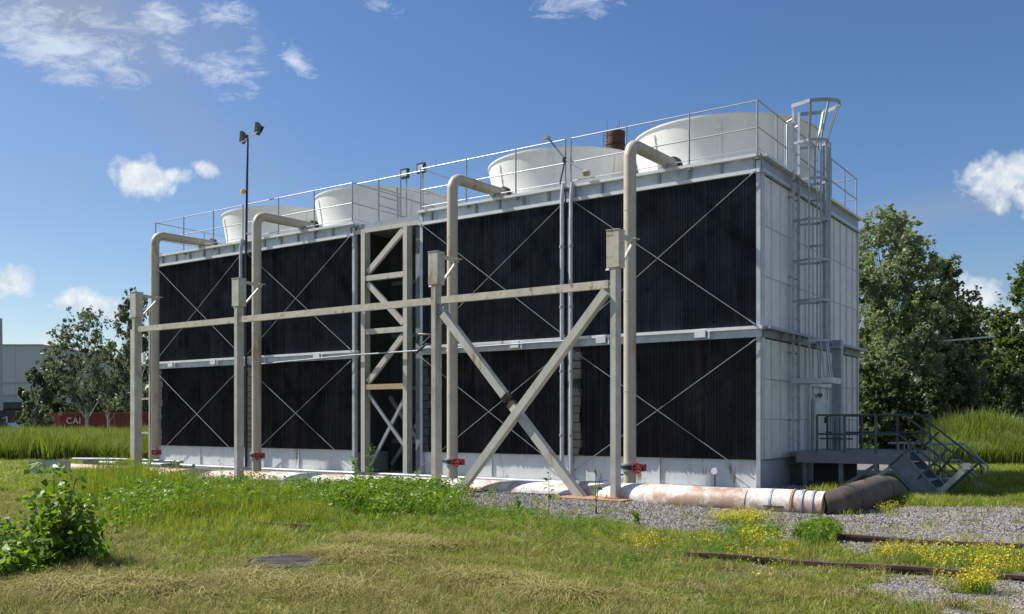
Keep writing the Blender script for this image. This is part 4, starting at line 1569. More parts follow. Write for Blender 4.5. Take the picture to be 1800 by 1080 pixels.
def tree(name, label, cat, x, y, H, width, leafm, seed, n=16000, leaf=.16, bark='bark', low=.12, nclump=46, taper=.75, group=None, droop=0.0, strands=False, lean=0.0, subn=10, vert=1.0):
    r = np.random.RandomState(seed)
    T = thing(name, label, cat, (x, y, 0), 'W', group)
    R0 = .012 * H + .05
    trunk_top = H * .82
    tp = []
    for i in range(7):
        t = i / 6
        tp.append((x + lean * t * H + r.normal(0, .012) * H * t, y + r.normal(0, .012) * H * t, trunk_top * t - .1 * (i == 0)))
    tb = MB().tube(tp, [R0 * (1 - .85 * i / 6) for i in range(7)], 8)
    clumps = []
    for k in range(nclump):
        t = low + (1 - low) * (k + r.uniform(0, 1)) / nclump
        zz = H * t
        t1 = (t - low) / (1 - low)
        prof = math.sin(PI * min(.97, t1 * (.80 / taper) * .95 + .16)) ** .7 if t1 * (.80 / taper) * .95 + .16 < .97 else .25
        rad = width / 2 * prof
        a = r.uniform(0, 2 * PI)
        rr = rad * math.sqrt(r.uniform(.05, 1))
        cx, cy = x + lean * t * H + rr * math.cos(a), y + rr * math.sin(a)
        cr = (width * .07 + .12 * rad) * r.uniform(.7, 1.25)
        clumps.append((cx, cy, zz, cr / math.sqrt(vert), cr * r.uniform(.6, 1.0) * vert))
        i0 = min(5, int(t * .75 * 6))
        base = Vector(tp[i0])
        midp = base.lerp(Vector((cx, cy, zz)), .55) + Vector((0, 0, .1 * rr))
        rb = R0 * .32 * (1 - t * .6)
        tb.tube([base, midp, (cx, cy, zz)], [rb, rb * .55, rb * .2], 5, False)
    tb.build('trunk', M[bark], T)
    for k in range(nclump // 2):       # loose outer shoots
        t = r.uniform(low + .15, 1.0)
        t1 = (t - low) / (1 - low)
        rad = width / 2 * (math.sin(PI * min(.95, t1 * .8 + .16)) ** .7) * r.uniform(.95, 1.22)
        a = r.uniform(0, 2 * PI)
        q = r.uniform(.02, .045) * width
        for e in range(3):
            clumps.append((x + lean * t * H + rad * (1 + .05 * e) * math.cos(a), y + rad * math.sin(a), H * t * (1 + .02 * e), q, q * 1.6))
    sprays = []
    for c in clumps:
        for _ in range(subn):
            v = r.normal(0, 1, 3)
            v /= np.linalg.norm(v)
            q = r.uniform(.4, 1.5)
            s = c[3] * r.uniform(.12, .36)
            sprays.append((c[0] + v[0] * c[3] * q, c[1] + v[1] * c[3] * q, c[2] + v[2] * c[4] * q, s, s * .8))
    if strands:
        pos = []
        for c in clumps:
            m = subn
            for _ in range(m):
                a = r.uniform(0, 2 * PI)
                rr = c[3] * math.sqrt(r.uniform(0, 1)) * 1.2
                L = r.uniform(.08, .24) * H
                k = int(n / nclump / m)
                kk = r.normal(0, .02, 2)
                tt = r.uniform(0, 1, k)
                pos.append(np.stack([c[0] + rr * math.cos(a) + r.normal(0, .07, k) + .3 * tt, c[1] + rr * math.sin(a) + r.normal(0, .10, k), c[2] + c[4] * .5 - tt * L], -1))
        P = np.concatenate(pos)
    else:
        P = np.concatenate([crown_points(sprays, int(n * .88), seed), crown_points(clumps, int(n * .12), seed + 1)])
    P[:, 2] = np.maximum(P[:, 2], .15)
    co, q = leaves_np(P, leaf, seed, .6, .65, droop)
    me = np_mesh('crown', co - np.array([x, y, 0]), q)
    me.materials.append(M[leafm])
    o = bpy.data.objects.new('crown', me)
    C.objects.link(o)
    o.parent = T
    return T


def tree_px(name, label, cat, px, Z, top, wpx, *a, **k):
    x = (px - 900) / FPX * Z
    H = EYE + (HOR - top) * Z / FPX
    return tree(name, label, cat, x, Z, H, wpx * Z / FPX, *a, **k)


GT = 'trees beyond the towers at right'
tree_px('alder_tree', 'tallest leafy tree, just right of the panelled end wall', 'tree', 1566, 44, 383, 200, 'leaf_tree', 101, n=50000, leaf=.17, low=.04, nclump=110, taper=.95, group=GT, subn=16)
tree_px('alder_tree', 'second tall tree, right of the tallest one and a little lower', 'tree', 1650, 46, 462, 150, 'leaf_tree', 102, n=42000, leaf=.17, low=.04, nclump=80, taper=.85, group=GT, subn=16)
tree_px('alder_tree', 'slim tree whose top lines up right of the second tall tree', 'tree', 1705, 50, 540, 130, 'leaf_dark', 103, n=20000, leaf=.19, low=.05, nclump=44, taper=.8, group=GT)
tree_px('willow_tree', 'light green tree at the right edge of view', 'tree', 1808, 52, 466, 120, 'leaf_light', 104, n=30000, leaf=.20, low=.08, nclump=60, taper=.9, group=GT, subn=12)
tree_px('willow_tree', 'pale round-topped tree between the slim tree and right edge tree', 'tree', 1752, 62, 548, 130, 'leaf_light', 105, n=22000, leaf=.22, low=.05, nclump=46, taper=.8, group=GT)
tree_px('alder_tree', 'tree half hidden behind the panelled end wall', 'tree', 1500, 50, 440, 120, 'leaf_dark', 106, n=16000, leaf=.2, low=.1, nclump=40, taper=.9, group=GT)
tree_px('alder_tree', 'dark tree in the gap between slim tree and pale trees', 'tree', 1735, 56, 590, 110, 'leaf_dark', 107, n=18000, leaf=.2, low=.05, nclump=40, taper=.7, group=GT)
tree_px('willow_tree', 'tree outside the right edge of view', 'tree', 1900, 50, 500, 150, 'leaf_light', 108, n=12000, leaf=.24, low=.05, nclump=34, taper=.8, group=GT)
bpos = [(1480, 41, 650, 120), (1530, 40, 640, 100), (1580, 40, 660, 110), (1630, 41, 655, 110), (1672, 46, 665, 90), (1600, 44, 620, 120), (1545, 45, 610, 110), (1720, 50, 660, 110), (1775, 50, 665, 110), (1830, 50, 650, 120), (1690, 52, 630, 110)]
where = ['first from the end wall, low down', 'second from the end wall, behind the platform', 'third, behind the stair railing', 'fourth, above the stair foot', 'fifth, at the left end of the tall grass',
         'taller one between the second and third', 'taller one next to the end wall', 'left one behind the tall grass', 'middle one behind the tall grass', 'right one behind the tall grass', 'taller one behind the tall grass start']
for i, ((px, Z, top, wp), wh) in enumerate(zip(bpos, where)):
    tree_px('bush', 'dark bush under the right trees, ' + wh, 'bush', px, Z, top, wp, 'leaf_dark', 200 + i, n=9000, leaf=.19, low=.02, nclump=24, taper=.6, group='dark bushes under the trees at right', subn=9)

GL = 'trees by the containers at left'
tree_px('birch_tree', 'drooping birch rising highest above the red containers at left', 'tree', 152, 92, 552, 130, 'leaf_birch', 301, n=12000, leaf=.24, bark='birchbark', low=.30, nclump=44, taper=.95, group=GL, droop=.9, subn=12, vert=1.9)
tree_px('birch_tree', 'tall drooping birch directly behind the leftmost gantry post', 'tree', 236, 86, 520, 80, 'leaf_birch', 302, n=12000, leaf=.24, bark='birchbark', low=.25, nclump=44, taper=1.0, group=GL, droop=.9, subn=12, vert=1.9)
tree_px('birch_tree', 'small birch leaning right between the two taller birches', 'tree', 190, 95, 600, 70, 'leaf_birch', 303, n=5000, leaf=.24, bark='birchbark', low=.3, nclump=26, taper=.9, group=GL, droop=.7, subn=10, vert=1.8)
tree_px('birch_tree', 'short birch standing before the warehouse corner', 'tree', 62, 90, 645, 50, 'leaf_birch', 304, n=8000, leaf=.3, bark='birchbark', low=.12, nclump=30, taper=.9, group=GL, droop=.6)
for i, (px, Z, top, wp, wh) in enumerate([(95, 108, 650, 70, 'left end of the row'), (130, 108, 632, 90, 'second in the row'), (170, 108, 628, 90, 'third, behind the lettered container'),
                                          (210, 108, 632, 90, 'fourth, left of the gantry post'), (250, 106, 640, 80, 'fifth, seen between the gantry posts'), (60, 110, 690, 50, 'low one by the graffiti wall')]):
    tree_px('shrub', 'dense shrub behind the red containers, ' + wh, 'shrub', px, Z, top, wp, 'leaf_dark', 400 + i, n=9000, leaf=.34, low=.02, nclump=26, taper=.5, group='shrubs behind the containers')
# far tree line on the horizon, both sides
P = []
for x in np.arange(-260, 420, 2.2):
    if -70 < x < -20 and False:
        continue
    h = 5 + 4 * fbm(np.array([x]), np.array([0.]), .05, 60)[0]
    yy = 235 + 8 * math.sin(x * .03)
    k = 260
    v = rs.normal(0, 1, (k, 3)) * np.array([2.4, 2.2, h * .28]) + np.array([x, yy, h * .5])
    P.append(v)
P = np.concatenate(P)
P[:, 2] = np.abs(P[:, 2])
co, q = leaves_np(P, .9, 5, .6, .7)
me = np_mesh('far_woodland', co, q)
me.materials.append(M['leaf_dark'])
o = bpy.data.objects.new('far_woodland', me)
C.objects.link(o)
o['kind'] = 'stuff'
o['label'] = 'far strip of woodland along the horizon'
o['category'] = 'woodland'

# overhead white line in the right trees
a, b = U(1648, 43, 601), U(1748, 41.5, 592)
single('overhead_cable', MB().tube([a, b], .04, 8), M['whitepaint'], 'pale overhead cable strung among the right trees', 'cable', a, 'W')


# ---- maple sapling bushes, each large leaf a part
def maple_leaf(name):
    out = [(0, 0), (.18, -.06), (.45, -.22), (.42, .02), (.5, .22), (.32, .28), (.3, .5), (.14, .55), (0, 1.0)]
    pts = [(a, b) for a, b in out]
    full = pts + [(-a, b) for a, b in pts[-2:0:-1]]
    v = [(0, .35, 0)] + [(a * .9, b, .10 * abs(a) * 1.6) for a, b in full]
    f = [(0, i, i + 1) for i in range(1, len(full))] + [(0, len(full), 1)]
    me = bpy.data.meshes.new(name)
    me.from_pydata(v, [], f)
    me.materials.append(M['leaf_bush'])
    return me


leafme = maple_leaf('leaf')


def sapling(name, label, base, stems, nleaf, size, seed, extra):
    r = random.Random(seed)
    T = thing(name, label, 'bush', base, 'W', 'leafy maple saplings in the grass')
    b = MB()
    spots = []
    for (dx, dy, h) in stems:
        p0 = Vector(base)
        p1 = Vector((base[0] + dx * .5, base[1] + dy * .5, h * .55))
        p2 = Vector((base[0] + dx, base[1] + dy, h))
        b.tube([p0, p1, p2], [.012, .008, .004], 5)
        for k in range(12):
            t = r.uniform(.12, 1)
            c = p0.lerp(p1, t * 2) if t < .5 else p1.lerp(p2, t * 2 - 1)
            a = r.uniform(0, 2 * PI)
            L = r.uniform(.06, .26) * (1.15 - .5 * t)
            e = c + Vector((math.cos(a) * L, math.sin(a) * L, L * .35))
            b.tube([c, e], [.004, .002], 4, False)
            spots.append((e, a))
    b.build('stems', M['stem'], T)
    for k in range(nleaf):
        e, a = spots[r.randrange(len(spots))]
        s = size * r.uniform(.6, 1.25)
        p = e + Vector((r.uniform(-.06, .06), r.uniform(-.06, .06), r.uniform(-.05, .05)))
        inst('leaf', leafme, T, tuple(p), (r.uniform(-.9, .5), r.uniform(-.6, .6), a - PI / 2 + r.uniform(-.7, .7)), (s, s, s))
    if extra:
        pos = []
        for k in range(extra):
            e, a = spots[r.randrange(len(spots))]
            pos.append((e.x + r.gauss(0, .10), e.y + r.gauss(0, .1), max(.03, e.z * r.uniform(.3, 1) + r.gauss(0, .06))))
        co, q = leaves_np(np.array(pos), size * .85, seed, .6, .85)
        me = np_mesh('foliage', co - np.array(base), q)
        me.materials.append(M['leaf_bush'])
        o = bpy.data.objects.new('foliage', me)
        C.objects.link(o)
        o.parent = T
        o['kind'] = 'stuff'
    return T


bx, by, _ = G(95, 1000)
sapling('maple_sapling', 'large leafy maple sapling bush in the grass at lower left', (bx, by, 0),
        [(-.05, .1, 1.12), (.15, .2, .98), (-.3, .1, .75), (.32, 0, .72), (-.42, -.1, .48), (.4, .2, .55), (.05, -.2, .8), (-.15, -.3, .55), (.25, -.2, .6), (-.55, -.2, .3)], 290, .10, 5, 1700)
bx, by, _ = G(5, 1020)
sapling('maple_sapling', 'low leafy maple sapling cut by the left edge of view', (bx, by, 0),
        [(-.1, .1, .42), (.15, .1, .38), (-.3, 0, .35), (.3, -.1, .25), (0, -.2, .25)], 110, .10, 9, 450)


# ---- single tall weeds
def weed(px, py, h, label, seed, leafy=1.0, Z=None):
    r = random.Random(seed)
    x, y, _ = G(px, py) if Z is None else ((px - 900) / FPX * Z, Z, 0)
    T = thing('tall_weed', label, 'weed', (x, y, 0), 'W', 'tall single weeds')
    b = MB()
    pos = []
    for s in range(r.choice((1, 2, 2, 3))):
        lx, ly = r.uniform(-.12, .12) * h, r.uniform(-.12, .12) * h
        hh = h * r.uniform(.75, 1)
        p = [(x + .03 * s, y, 0), (x + lx * .4, y + ly * .4, hh * .5), (x + lx, y + ly, hh)]
        b.tube(p, [.008, .006, .003], 5)
        for k in range(int(26 * leafy)):
            t = r.uniform(.1, 1)
            w_ = .16 * (1.1 - t) * h
            pos.append((x + lx * t + r.uniform(-w_, w_) * .5, y + ly * t + r.uniform(-w_, w_) * .5, hh * t))
    b.build('stem', M['stem'], T)
    co, q = leaves_np(np.array(pos), .075 if h < .8 else .10, seed, .5, .45)
    me = np_mesh('leaves', co - np.array((x, y, 0)), q)
    me.materials.append(M['lush'])
    o = bpy.data.objects.new('leaves', me)
    C.objects.link(o)
    o.parent = T


weed(650, 872, 1.35, 'tallest weed, before the left column of the lattice tower', 1, 1.3)
weed(630, 870, 1.0, 'bushy weed just left of the tallest weed', 2, 1.3)
weed(685, 872, .55, 'slim weed right of the tallest weed', 3)
weed(300, 868, .75, 'upright weed before the basin of the farther tower, nearest its left corner', 4, 1.2)
weed(340, 866, .45, 'lower weed right of the upright weed at the farther basin', 5)
weed(965, 915, 1.05, 'spindly weed rising from gravel left of the X brace foot', 6, .45)
weed(1046, 905, .95, 'straight thin weed between the X brace foot and the rusty plate', 7, .4)
weed(910, 900, .3, 'short weed on the gravel under the X brace', 8)
weed(245, 864, .4, 'small weed at the foot of the leftmost gantry post', 9)
weed(385, 862, .4, 'small weed left of the second gantry post', 10)
weed(735, 872, .6, 'weed between the lattice tower and the third gantry post', 11)
weed(780, 885, .45, 'weed at the foot of the third gantry post', 12)
weed(560, 880, .5, 'weed at the left end of the lush weed patch', 13)
weed(205, 940, .5, 'weed just right of the maple sapling', 14)
weed(1120, 925, .25, 'low weed below the rusty plate', 15)


# ---- scattered instances
def hidden_collection(name, meshes):
    col = bpy.data.collections.new(name)
    for i, me in enumerate(meshes):
        o = bpy.data.objects.new('%s_%02d' % (name, i), me)
        col.objects.link(o)
    return col


def scatter(name, label, cat, P, rot, scl, idx, col):
    me = bpy.data.meshes.new(name)
    n = len(P)
    me.vertices.add(n)
    me.vertices.foreach_set('co', np.asarray(P, np.float32).reshape(-1))
    for nm, ty, data in (('rot', 'FLOAT_VECTOR', rot), ('scl', 'FLOAT_VECTOR', scl)):
        a = me.attributes.new(nm, ty, 'POINT')
        a.data.foreach_set('vector', np.asarray(data, np.float32).reshape(-1))
    a = me.attributes.new('idx', 'INT', 'POINT')
    a.data.foreach_set('value', np.asarray(idx, np.int32))
    o = bpy.data.objects.new(name, me)
    C.objects.link(o)
    ng = bpy.data.node_groups.new(name + '_scatter', 'GeometryNodeTree')
    ng.interface.new_socket('Geometry', in_out='INPUT', socket_type='NodeSocketGeometry')
    ng.interface.new_socket('Geometry', in_out='OUTPUT', socket_type='NodeSocketGeometry')
    N, L = ng.nodes, ng.links
    gi, go = N.new('NodeGroupInput'), N.new('NodeGroupOutput')
    ip = N.new('GeometryNodeInstanceOnPoints')
    ci = N.new('GeometryNodeCollectionInfo')
    ci.inputs['Collection'].default_value = col
    ci.inputs['Separate Children'].default_value = True
    ci.inputs['Reset Children'].default_value = True

    def attr(nm, ty):
        x = N.new('GeometryNodeInputNamedAttribute')
        x.data_type = ty
        x.inputs['Name'].default_value = nm
        return x.outputs['Attribute']
    L.new(gi.outputs[0], ip.inputs['Points'])
    L.new(ci.outputs[0], ip.inputs['Instance'])
    ip.inputs['Pick Instance'].default_value = True
    L.new(attr('idx', 'INT'), ip.inputs['Instance Index'])
    L.new(attr('rot', 'FLOAT_VECTOR'), ip.inputs['Rotation'])
    L.new(attr('scl', 'FLOAT_VECTOR'), ip.inputs['Scale'])
    L.new(ip.outputs[0], go.inputs[0])
    md = o.modifiers.new('scatter', 'NODES')
    md.node_group = ng
    o['kind'] = 'stuff'
    o['label'] = label
    o['category'] = cat
    return o


def tuft(name, mt, n, h, spread, w, bend, seed, lying=False):
    r = np.random.RandomState(seed)
    co, tri = [], []
    for i in range(n):
        a = r.uniform(0, 2 * PI)
        rr = spread * math.sqrt(r.uniform(0, 1))
        b = np.array([rr * math.cos(r.uniform(0, 2 * PI)), rr * math.sin(a), 0])
        L = h * r.uniform(.5, 1.1)
        lean = r.uniform(.05, bend)
        d = np.array([math.cos(a), math.sin(a), 0])
        s = np.array([-math.sin(a + r.uniform(-.6, .6)), math.cos(a), 0]) * w * r.uniform(.7, 1.3)
        if lying:
            z0 = r.uniform(.005, .05)
            p = [b + np.array([0, 0, z0]), b + d * L * .5 + np.array([0, 0, z0 + r.uniform(0, .03)]), b + d * L + np.array([0, 0, z0 * .5])]
        else:
            p = [b, b + d * lean * L * .35 + np.array([0, 0, L * .55]), b + d * lean * L * 1.0 + np.array([0, 0, L * (1 - .25 * lean)])]
        k = len(co)
        co += [p[0] - s, p[0] + s, p[1] + s * .8, p[1] - s * .8, p[2] + s * .12, p[2] - s * .12]
        tri += [(k, k + 1, k + 2, k + 3), (k + 3, k + 2, k + 4, k + 5)]
    me = np_mesh(name, np.array(co), np.array(tri))
    me.materials.append(M[mt])
    return me


def leafy_tuft(name, mt, n, h, spread, size, seed):
    r = np.random.RandomState(seed)
    pos = np.stack([r.normal(0, spread, n), r.normal(0, spread, n), h * r.uniform(.05, 1, n)], -1)
    co, q = leaves_np(pos, size, seed, .5, .42)
    me = np_mesh(name, co, q)
    me.materials.append(M[mt])
    return me


def flower_tuft(name, n, h, spread, seed):
    r = np.random.RandomState(seed)
    st = tuft(name, 'lush', n, h * .95, spread, .0025, .3, seed)
    me0 = st
    co = np.zeros(len(me0.vertices) * 3, np.float32)
    me0.vertices.foreach_get('co', co)
    co = co.reshape(-1, 3)
    qs = np.zeros(len(me0.loops), np.int32)
    me0.loops.foreach_get('vertex_index', qs)
    qs = qs.reshape(-1, 4)
    tips = co[4::6]
    P = np.repeat(tips, 4, 0) + r.normal(0, .008, (len(tips) * 4, 3))
    c2, q2 = leaves_np(P, .015, seed, .4, .9)
    me = np_mesh(name, np.concatenate([co, c2]), np.concatenate([qs, q2 + len(co)]))
    me.materials.append(M['lush'])
    me.materials.append(M['petal'])
    mi = np.zeros(len(me.polygons), np.int32)
    mi[len(qs):] = 1
    me.polygons.foreach_set('material_index', mi)
    return me


def pebble(name, seed):
    bm = bmesh.new()
    bmesh.ops.create_icosphere(bm, subdivisions=1, radius=1)
    r = random.Random(seed)
    for v in bm.verts:
        v.co *= r.uniform(.75, 1.2)
    me = bpy.data.meshes.new(name)
    bm.to_mesh(me)
    bm.free()
    me.materials.append(M['gravel'])
    return me


colG = hidden_collection('grass_tuft', [tuft('grass_tuft', 'grass', 26, .13, .07, .0028, .7, 500 + i) for i in range(3)] + [tuft('grass_tuft', 'grass', 12, .12, .06, .006, 1.1, 505), tuft('grass_tuft', 'lush', 14, .15, .05, .004, .8, 506)])
colD = hidden_collection('straw_tuft', [tuft('straw_tuft', 'dry', 22, .15, .06, .0026, .9, 520 + i) for i in range(3)] +
                         [tuft('straw_tuft', 'dry', 26, .24, .12, .0028, .5, 530 + i, True) for i in range(4)])
colL = hidden_collection('lush_tuft', [leafy_tuft('lush_tuft', 'lush', 46, .42, .075, .075, 540 + i) for i in range(3)] + [tuft('lush_tuft', 'lush', 22, .42, .08, .005, .5, 550 + i) for i in range(3)])
colF = hidden_collection('flower_tuft', [flower_tuft('flower_tuft', 8, .20, .12, 560 + i) for i in range(4)])
colS = hidden_collection('pebble', [pebble('pebble', 570 + i) for i in range(5)])
colM = hidden_collection('meadow_tuft', [tuft('meadow_tuft', 'meadow', 34, 1.0, .28, .014, .45, 580 + i) for i in range(4)] + [tuft('meadow_tuft', 'dry', 12, 1.1, .28, .008, .35, 590 + i) for i in range(1)])


def sample(n, y0, y1, margin=.62, power=1.0):
    """uniform per ground area within the widened view wedge"""
    u = rs.uniform(0, 1, n)
    y = np.sqrt(y0 ** 2 + (y1 ** 2 - y0 ** 2) * u) if power == 1 else y0 * (y1 / y0) ** u
    x = rs.uniform(-margin, margin, n) * y
    return x, y


def emit(name, label, cat, x, y, sc, col, kinds, upright=True, sink=0.0, zscale=None):
    n = len(x)
    z = height(x, y) - sink
    P = np.stack([x, y, z], -1)
    if upright:
        rot = np.stack([rs.normal(0, .10, n), rs.normal(0, .10, n), rs.uniform(0, 2 * PI, n)], -1)
    else:
        rot = rs.uniform(0, 2 * PI, (n, 3))
    S3 = np.stack([sc, sc, sc if zscale is None else sc * zscale], -1)
    return scatter(name, label, cat, P, rot, S3, rs.choice(kinds, n), col)


def free_of(x, y):
    lx, ly = tloc(x, y)
    inside = (lx > -24.2) & (lx < .1) & (ly > -.3) & (ly < 8.8)
    mx_, my_, _ = G(505, 992)
    cov = np.hypot(x - mx_, y - my_) < .43
    return ~(inside | cov)


# grass in the foreground
x, y = sample(60000, 6.3, 24, power=0)
px, py = to_px(x, y)
g, d = gravelness(x, y), dryness(x, y)
pch = fbm(x, y, 1.4, 70)
keep = (rs.uniform(0, 1, len(x)) < (1 - g) ** 2.4 * (.45 + .55 * (1 - d)) * (np.clip(2.2 * (pch - .22), .1, 1.2))) & free_of(x, y)
keep |= (rs.uniform(0, 1, len(x)) < .012) & free_of(x, y) & (py > 880)
x, y, px, py, d = x[keep], y[keep], px[keep], py[keep], d[keep]
tall = np.interp(y, [7, 10.5, 13, 16, 24], [.5, .5, .55, .7, 1.1]) * (1 - .35 * d) * rs.uniform(.6, 1.35, len(x))
nz = fbm(x, y, .9, 123) - .5
bm_ = sstep(px + nz * 260, 110, 210) * sstep(px + nz * 320, 620, 480) * sstep(py + nz * 60, 965, 905)
tall *= 1 + 1.9 * bm_
tall *= .6 + .8 * fbm(x, y, 1.7, 77)
tall *= np.where((px > 1390) & (px < 1490) & (py > 925) & (py < 985), 1.7, 1.0)
emit('short_grass', 'yellow-green grass covering the foreground', 'grass', x, y, np.ones(len(x)) * 1.05 * np.interp(y, [7, 14, 24], [1, 1.3, 1.7]), colG, [0, 1, 2, 3, 4], zscale=tall)

# straw
x, y = sample(52000, 6.3, 20, power=0)
d, g = dryness(x, y), gravelness(x, y)
keep = (rs.uniform(0, 1, len(x)) < (d * .9 + .10) * (1 - g * .9)) & free_of(x, y)
x, y = x[keep], y[keep]
emit('dry_grass', 'pale dry straw lying and standing in the mown foreground', 'dry grass', x, y, rs.uniform(.6, 1.2, len(x)), colD, [0, 1, 2, 3, 4, 5, 6])

# little heaps of cut hay
hx, hy = [], []
for (px_, py_, rx, ry) in ((560, 1045, 90, 14), (440, 1030, 50, 10), (620, 985, 60, 8), (250, 1040, 110, 12), (860, 1030, 60, 10), (700, 960, 70, 7), (120, 1045, 60, 10), (980, 1060, 60, 8)):
    n = 420
    a = rs.normal(0, .5, (n, 2))
    X = px_ + a[:, 0] * rx
    Y = np.clip(py_ + a[:, 1] * ry + a[:, 0] * 6, 760, 1200)
    Z = EYE * FPX / (Y - HOR)
    hx.append((X - 900) / FPX * Z)
    hy.append(Z)
x, y = np.concatenate(hx), np.concatenate(hy)
k = free_of(x, y)
x, y = x[k], y[k]
emit('cut_hay', 'thin heaps of cut hay on the mown grass', 'hay', x, y, rs.uniform(.9, 1.6, len(x)), colD, [3, 4, 5, 6], sink=-.015)

# lush weeds
lx_, ly_, ls_ = [], [], []
for (px_, py_, rx, ry, n, s) in ((650, 893, 75, 17, 900, 1.0), (590, 895, 30, 16, 260, .8), (750, 900, 60, 14, 460, .75), (700, 886, 60, 8, 260, 1.0), (360, 885, 150, 26, 620, .95), (240, 890, 70, 34, 420, .9), (480, 890, 90, 22, 300, .7), (400, 866, 200, 8, 200, .75), (740, 876, 80, 6, 120, .9),
                                 (1100, 985, 90, 20, 300, .25), (1180, 1010, 90, 20, 200, .2), (1320, 940, 70, 12, 240, .28), (1250, 970, 90, 18, 260, .28), (880, 915, 100, 14, 260, .4), (1010, 930, 100, 14, 200, .35), (1450, 985, 120, 20, 200, .22), (1000, 1020, 500, 60, 260, .14), (350, 950, 260, 20, 240, .25), (1440, 950, 30, 16, 150, .6), (820, 925, 60, 12, 120, .35), (1640, 990, 80, 14, 160, .3), (1000, 950, 120, 18, 200, .25),
                                 (1560, 888, 40, 5, 60, .4), (560, 925, 160, 16, 260, .35), (140, 985, 50, 14, 120, .5)):
    a = rs.normal(0, .5, (n, 2))
    X = px_ + a[:, 0] * rx
    Y = py_ + a[:, 1] * ry
    Z = EYE * FPX / (Y - HOR)
    lx_.append((X - 900) / FPX * Z)
    ly_.append(Z)
    ls_.append(s * rs.uniform(.6, 1.25, n))
x, y, sc = np.concatenate(lx_), np.concatenate(ly_), np.concatenate(ls_)
emit('lush_weeds', 'bright green leafy weeds growing in patches along the gravel', 'weeds', x, y, sc, colL, [0, 1, 2, 3, 4, 5])

colW = hidden_collection('stalk', [leafy_tuft('stalk', 'lush', 34, .85, .035, .065, 600 + i) for i in range(3)] + [tuft('stalk', 'grass', 7, .95, .05, .004, .25, 605), tuft('stalk', 'dry', 6, .95, .05, .004, .3, 606)])
lx_, ly_ = [], []
for (px_, py_, rx, ry, n) in ((340, 880, 170, 30, 90), (650, 880, 110, 14, 60), (230, 900, 90, 40, 40), (500, 900, 120, 30, 30), (860, 905, 120, 14, 16), (1150, 940, 300, 20, 16)):
    a = rs.normal(0, .5, (n, 2))
    Z = EYE * FPX / (py_ + a[:, 1] * ry - HOR)
    lx_.append((px_ + a[:, 0] * rx - 900) / FPX * Z)
    ly_.append(Z)
x, y = np.concatenate(lx_), np.concatenate(ly_)
emit('wild_stalks', 'scattered taller wild stalks standing out of the weeds', 'weeds', x, y, rs.uniform(.35, .85, len(x)) * np.interp(y, [9, 14, 20], [.5, .8, 1.0]), colW, [0, 1, 2, 3, 4])
u_ = rs.uniform(0, 1, 1600)
y = 7.0 * (18 / 7.0) ** u_
x = rs.uniform(-.6, .6, 1600) * y
k = free_of(x, y) & (gravelness(x, y) < .5) & (fbm(x, y, 1.1, 91) > .5)
emit('broadleaf_weeds', 'small broad-leaved weeds mixed through the foreground grass', 'weeds', x[k], y[k], rs.uniform(.15, .34, k.sum()), colL, [0, 1, 2])
# flowers
lx_, ly_ = [], []
for (px_, py_, rx, ry, n) in ((1305, 920, 60, 10, 120), (1325, 957, 40, 14, 35), (1250, 965, 20, 8, 10), (1140, 965, 50, 8, 24), (1565, 985, 20, 8, 18), (1660, 993, 90, 14, 34), (1730, 1012, 90, 18, 30), (1780, 1000, 70, 18, 20),
                              (1715, 1045, 16, 8, 40), (1560, 903, 10, 3, 12), (1600, 978, 120, 12, 16), (1350, 1000, 160, 40, 16)):
    a = rs.normal(0, .5, (n, 2))
    Y = py_ + a[:, 1] * ry
    Z = EYE * FPX / (Y - HOR)
    lx_.append((px_ + a[:, 0] * rx - 900) / FPX * Z)
    ly_.append(Z)
x, y = np.concatenate(lx_), np.concatenate(ly_)
emit('yellow_flowers', 'low patches of yellow wild flowers among the rails at right', 'flowers', x, y, rs.uniform(.7, 1.25, len(x)), colF, [0, 1, 2, 3])

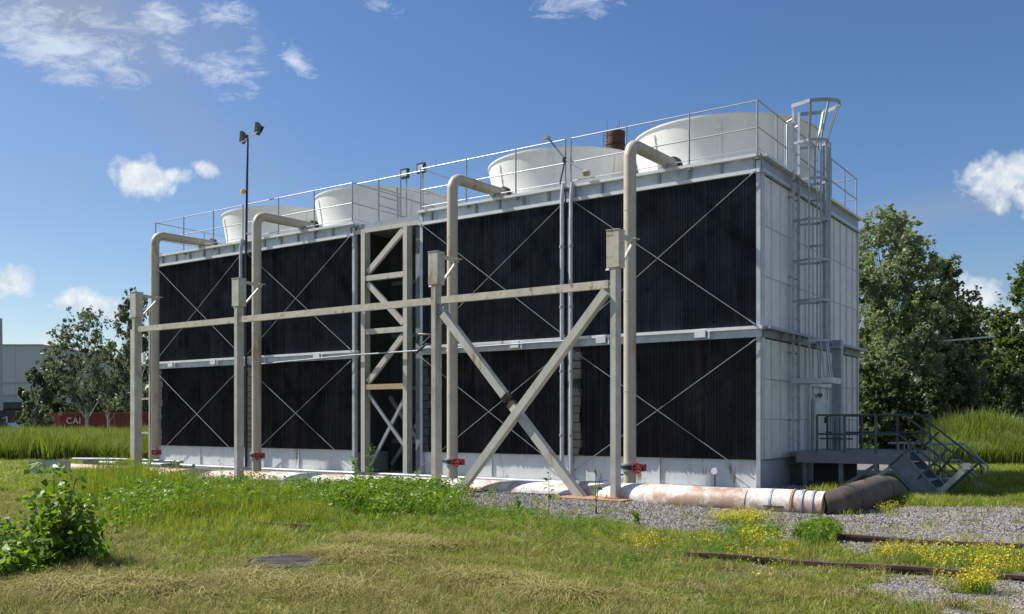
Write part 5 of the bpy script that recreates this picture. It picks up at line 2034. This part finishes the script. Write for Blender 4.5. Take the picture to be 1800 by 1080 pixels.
# gravel
x, y = sample(330000, 6.5, 23, power=0)
g = gravelness(x, y)
lx, ly = tloc(x, y)
keep = (rs.uniform(0, 1, len(x)) < g) & ~((lx > -24) & (lx < .1) & (ly > 0))
x, y = x[keep], y[keep]
emit('gravel', 'grey ballast stones strewn along the towers and rails', 'gravel', x, y, rs.uniform(.011, .026, len(x)) * np.interp(y, [7, 14, 23], [.85, 1.1, 1.5]), colS, [0, 1, 2, 3, 4], upright=False, sink=-.008)

# tall meadow grass behind
def meadow(n, y0, y1, ul, ur, sc0, name, label):
    u = rs.uniform(0, 1, n)
    y = y0 * (y1 / y0) ** u
    x = rs.uniform(ul, ur, n) * y
    return x, y


xs, ys, ss = [], [], []
for (n, y0, y1, ul, ur, s) in ((17000, 37, 96, -.75, -.33, 1.0), (8000, 60, 220, -.75, .75, 1.2), (5000, 33, 38, .462, .80, 1.15), (12000, 36.5, 42, .468, .80, 1.4), (2500, 38, 60, -.36, -.2, .9), (3000, 40, 60, .36, .5, .9)):
    x, y = meadow(n, y0, y1, ul, ur, s, '', '')
    xs.append(x)
    ys.append(y)
    ss.append(s * rs.uniform(.6, 1.2, n) * np.where(y > 80, .8, 1))
x, y, sc = np.concatenate(xs), np.concatenate(ys), np.concatenate(ss)
lx, ly = tloc(x, y)
px, py = to_px(x, y)
sc = sc * (.5 + .95 * fbm(x, y, .45, 88))
k = ~((lx > -25) & (lx < 1.5) & (ly > -3) & (ly < 10)) & ~((y > 99) & (y < 106) & (x < -38) & (x > -58)) & ~((px > 1400) & (px < 1630) & (y < 36))
x, y, sc = x[k], y[k], sc[k]
emit('meadow_grass', 'tall green meadow grass beyond the yard on both sides', 'meadow grass', x, y, sc, colM, [0, 1, 2, 3, 0, 1, 2, 3, 4, 4])

# mid-distance shorter grass (left yard and right yard)
x, y = sample(26000, 18, 42, margin=.7, power=0)
lx, ly = tloc(x, y)
g = gravelness(x, y)
k = ((lx < -23.5) | (lx > 1.2) | ((ly < -4.6) & (y > 21))) & (rs.uniform(0, 1, len(x)) < (1 - g)) & ~((lx > 1.5) & (lx < 5) & (ly > 1.5) & (ly < 5.5) & (rs.uniform(0, 1, len(x)) < .7))
x, y = x[k], y[k]
n = len(x)
emit('yard_grass', 'short rough grass around the yard beyond the towers', 'grass', x, y, np.ones(n) * rs.uniform(1.6, 2.6, n), colG, [0, 1, 2, 3, 4], zscale=rs.uniform(.3, .7, n))
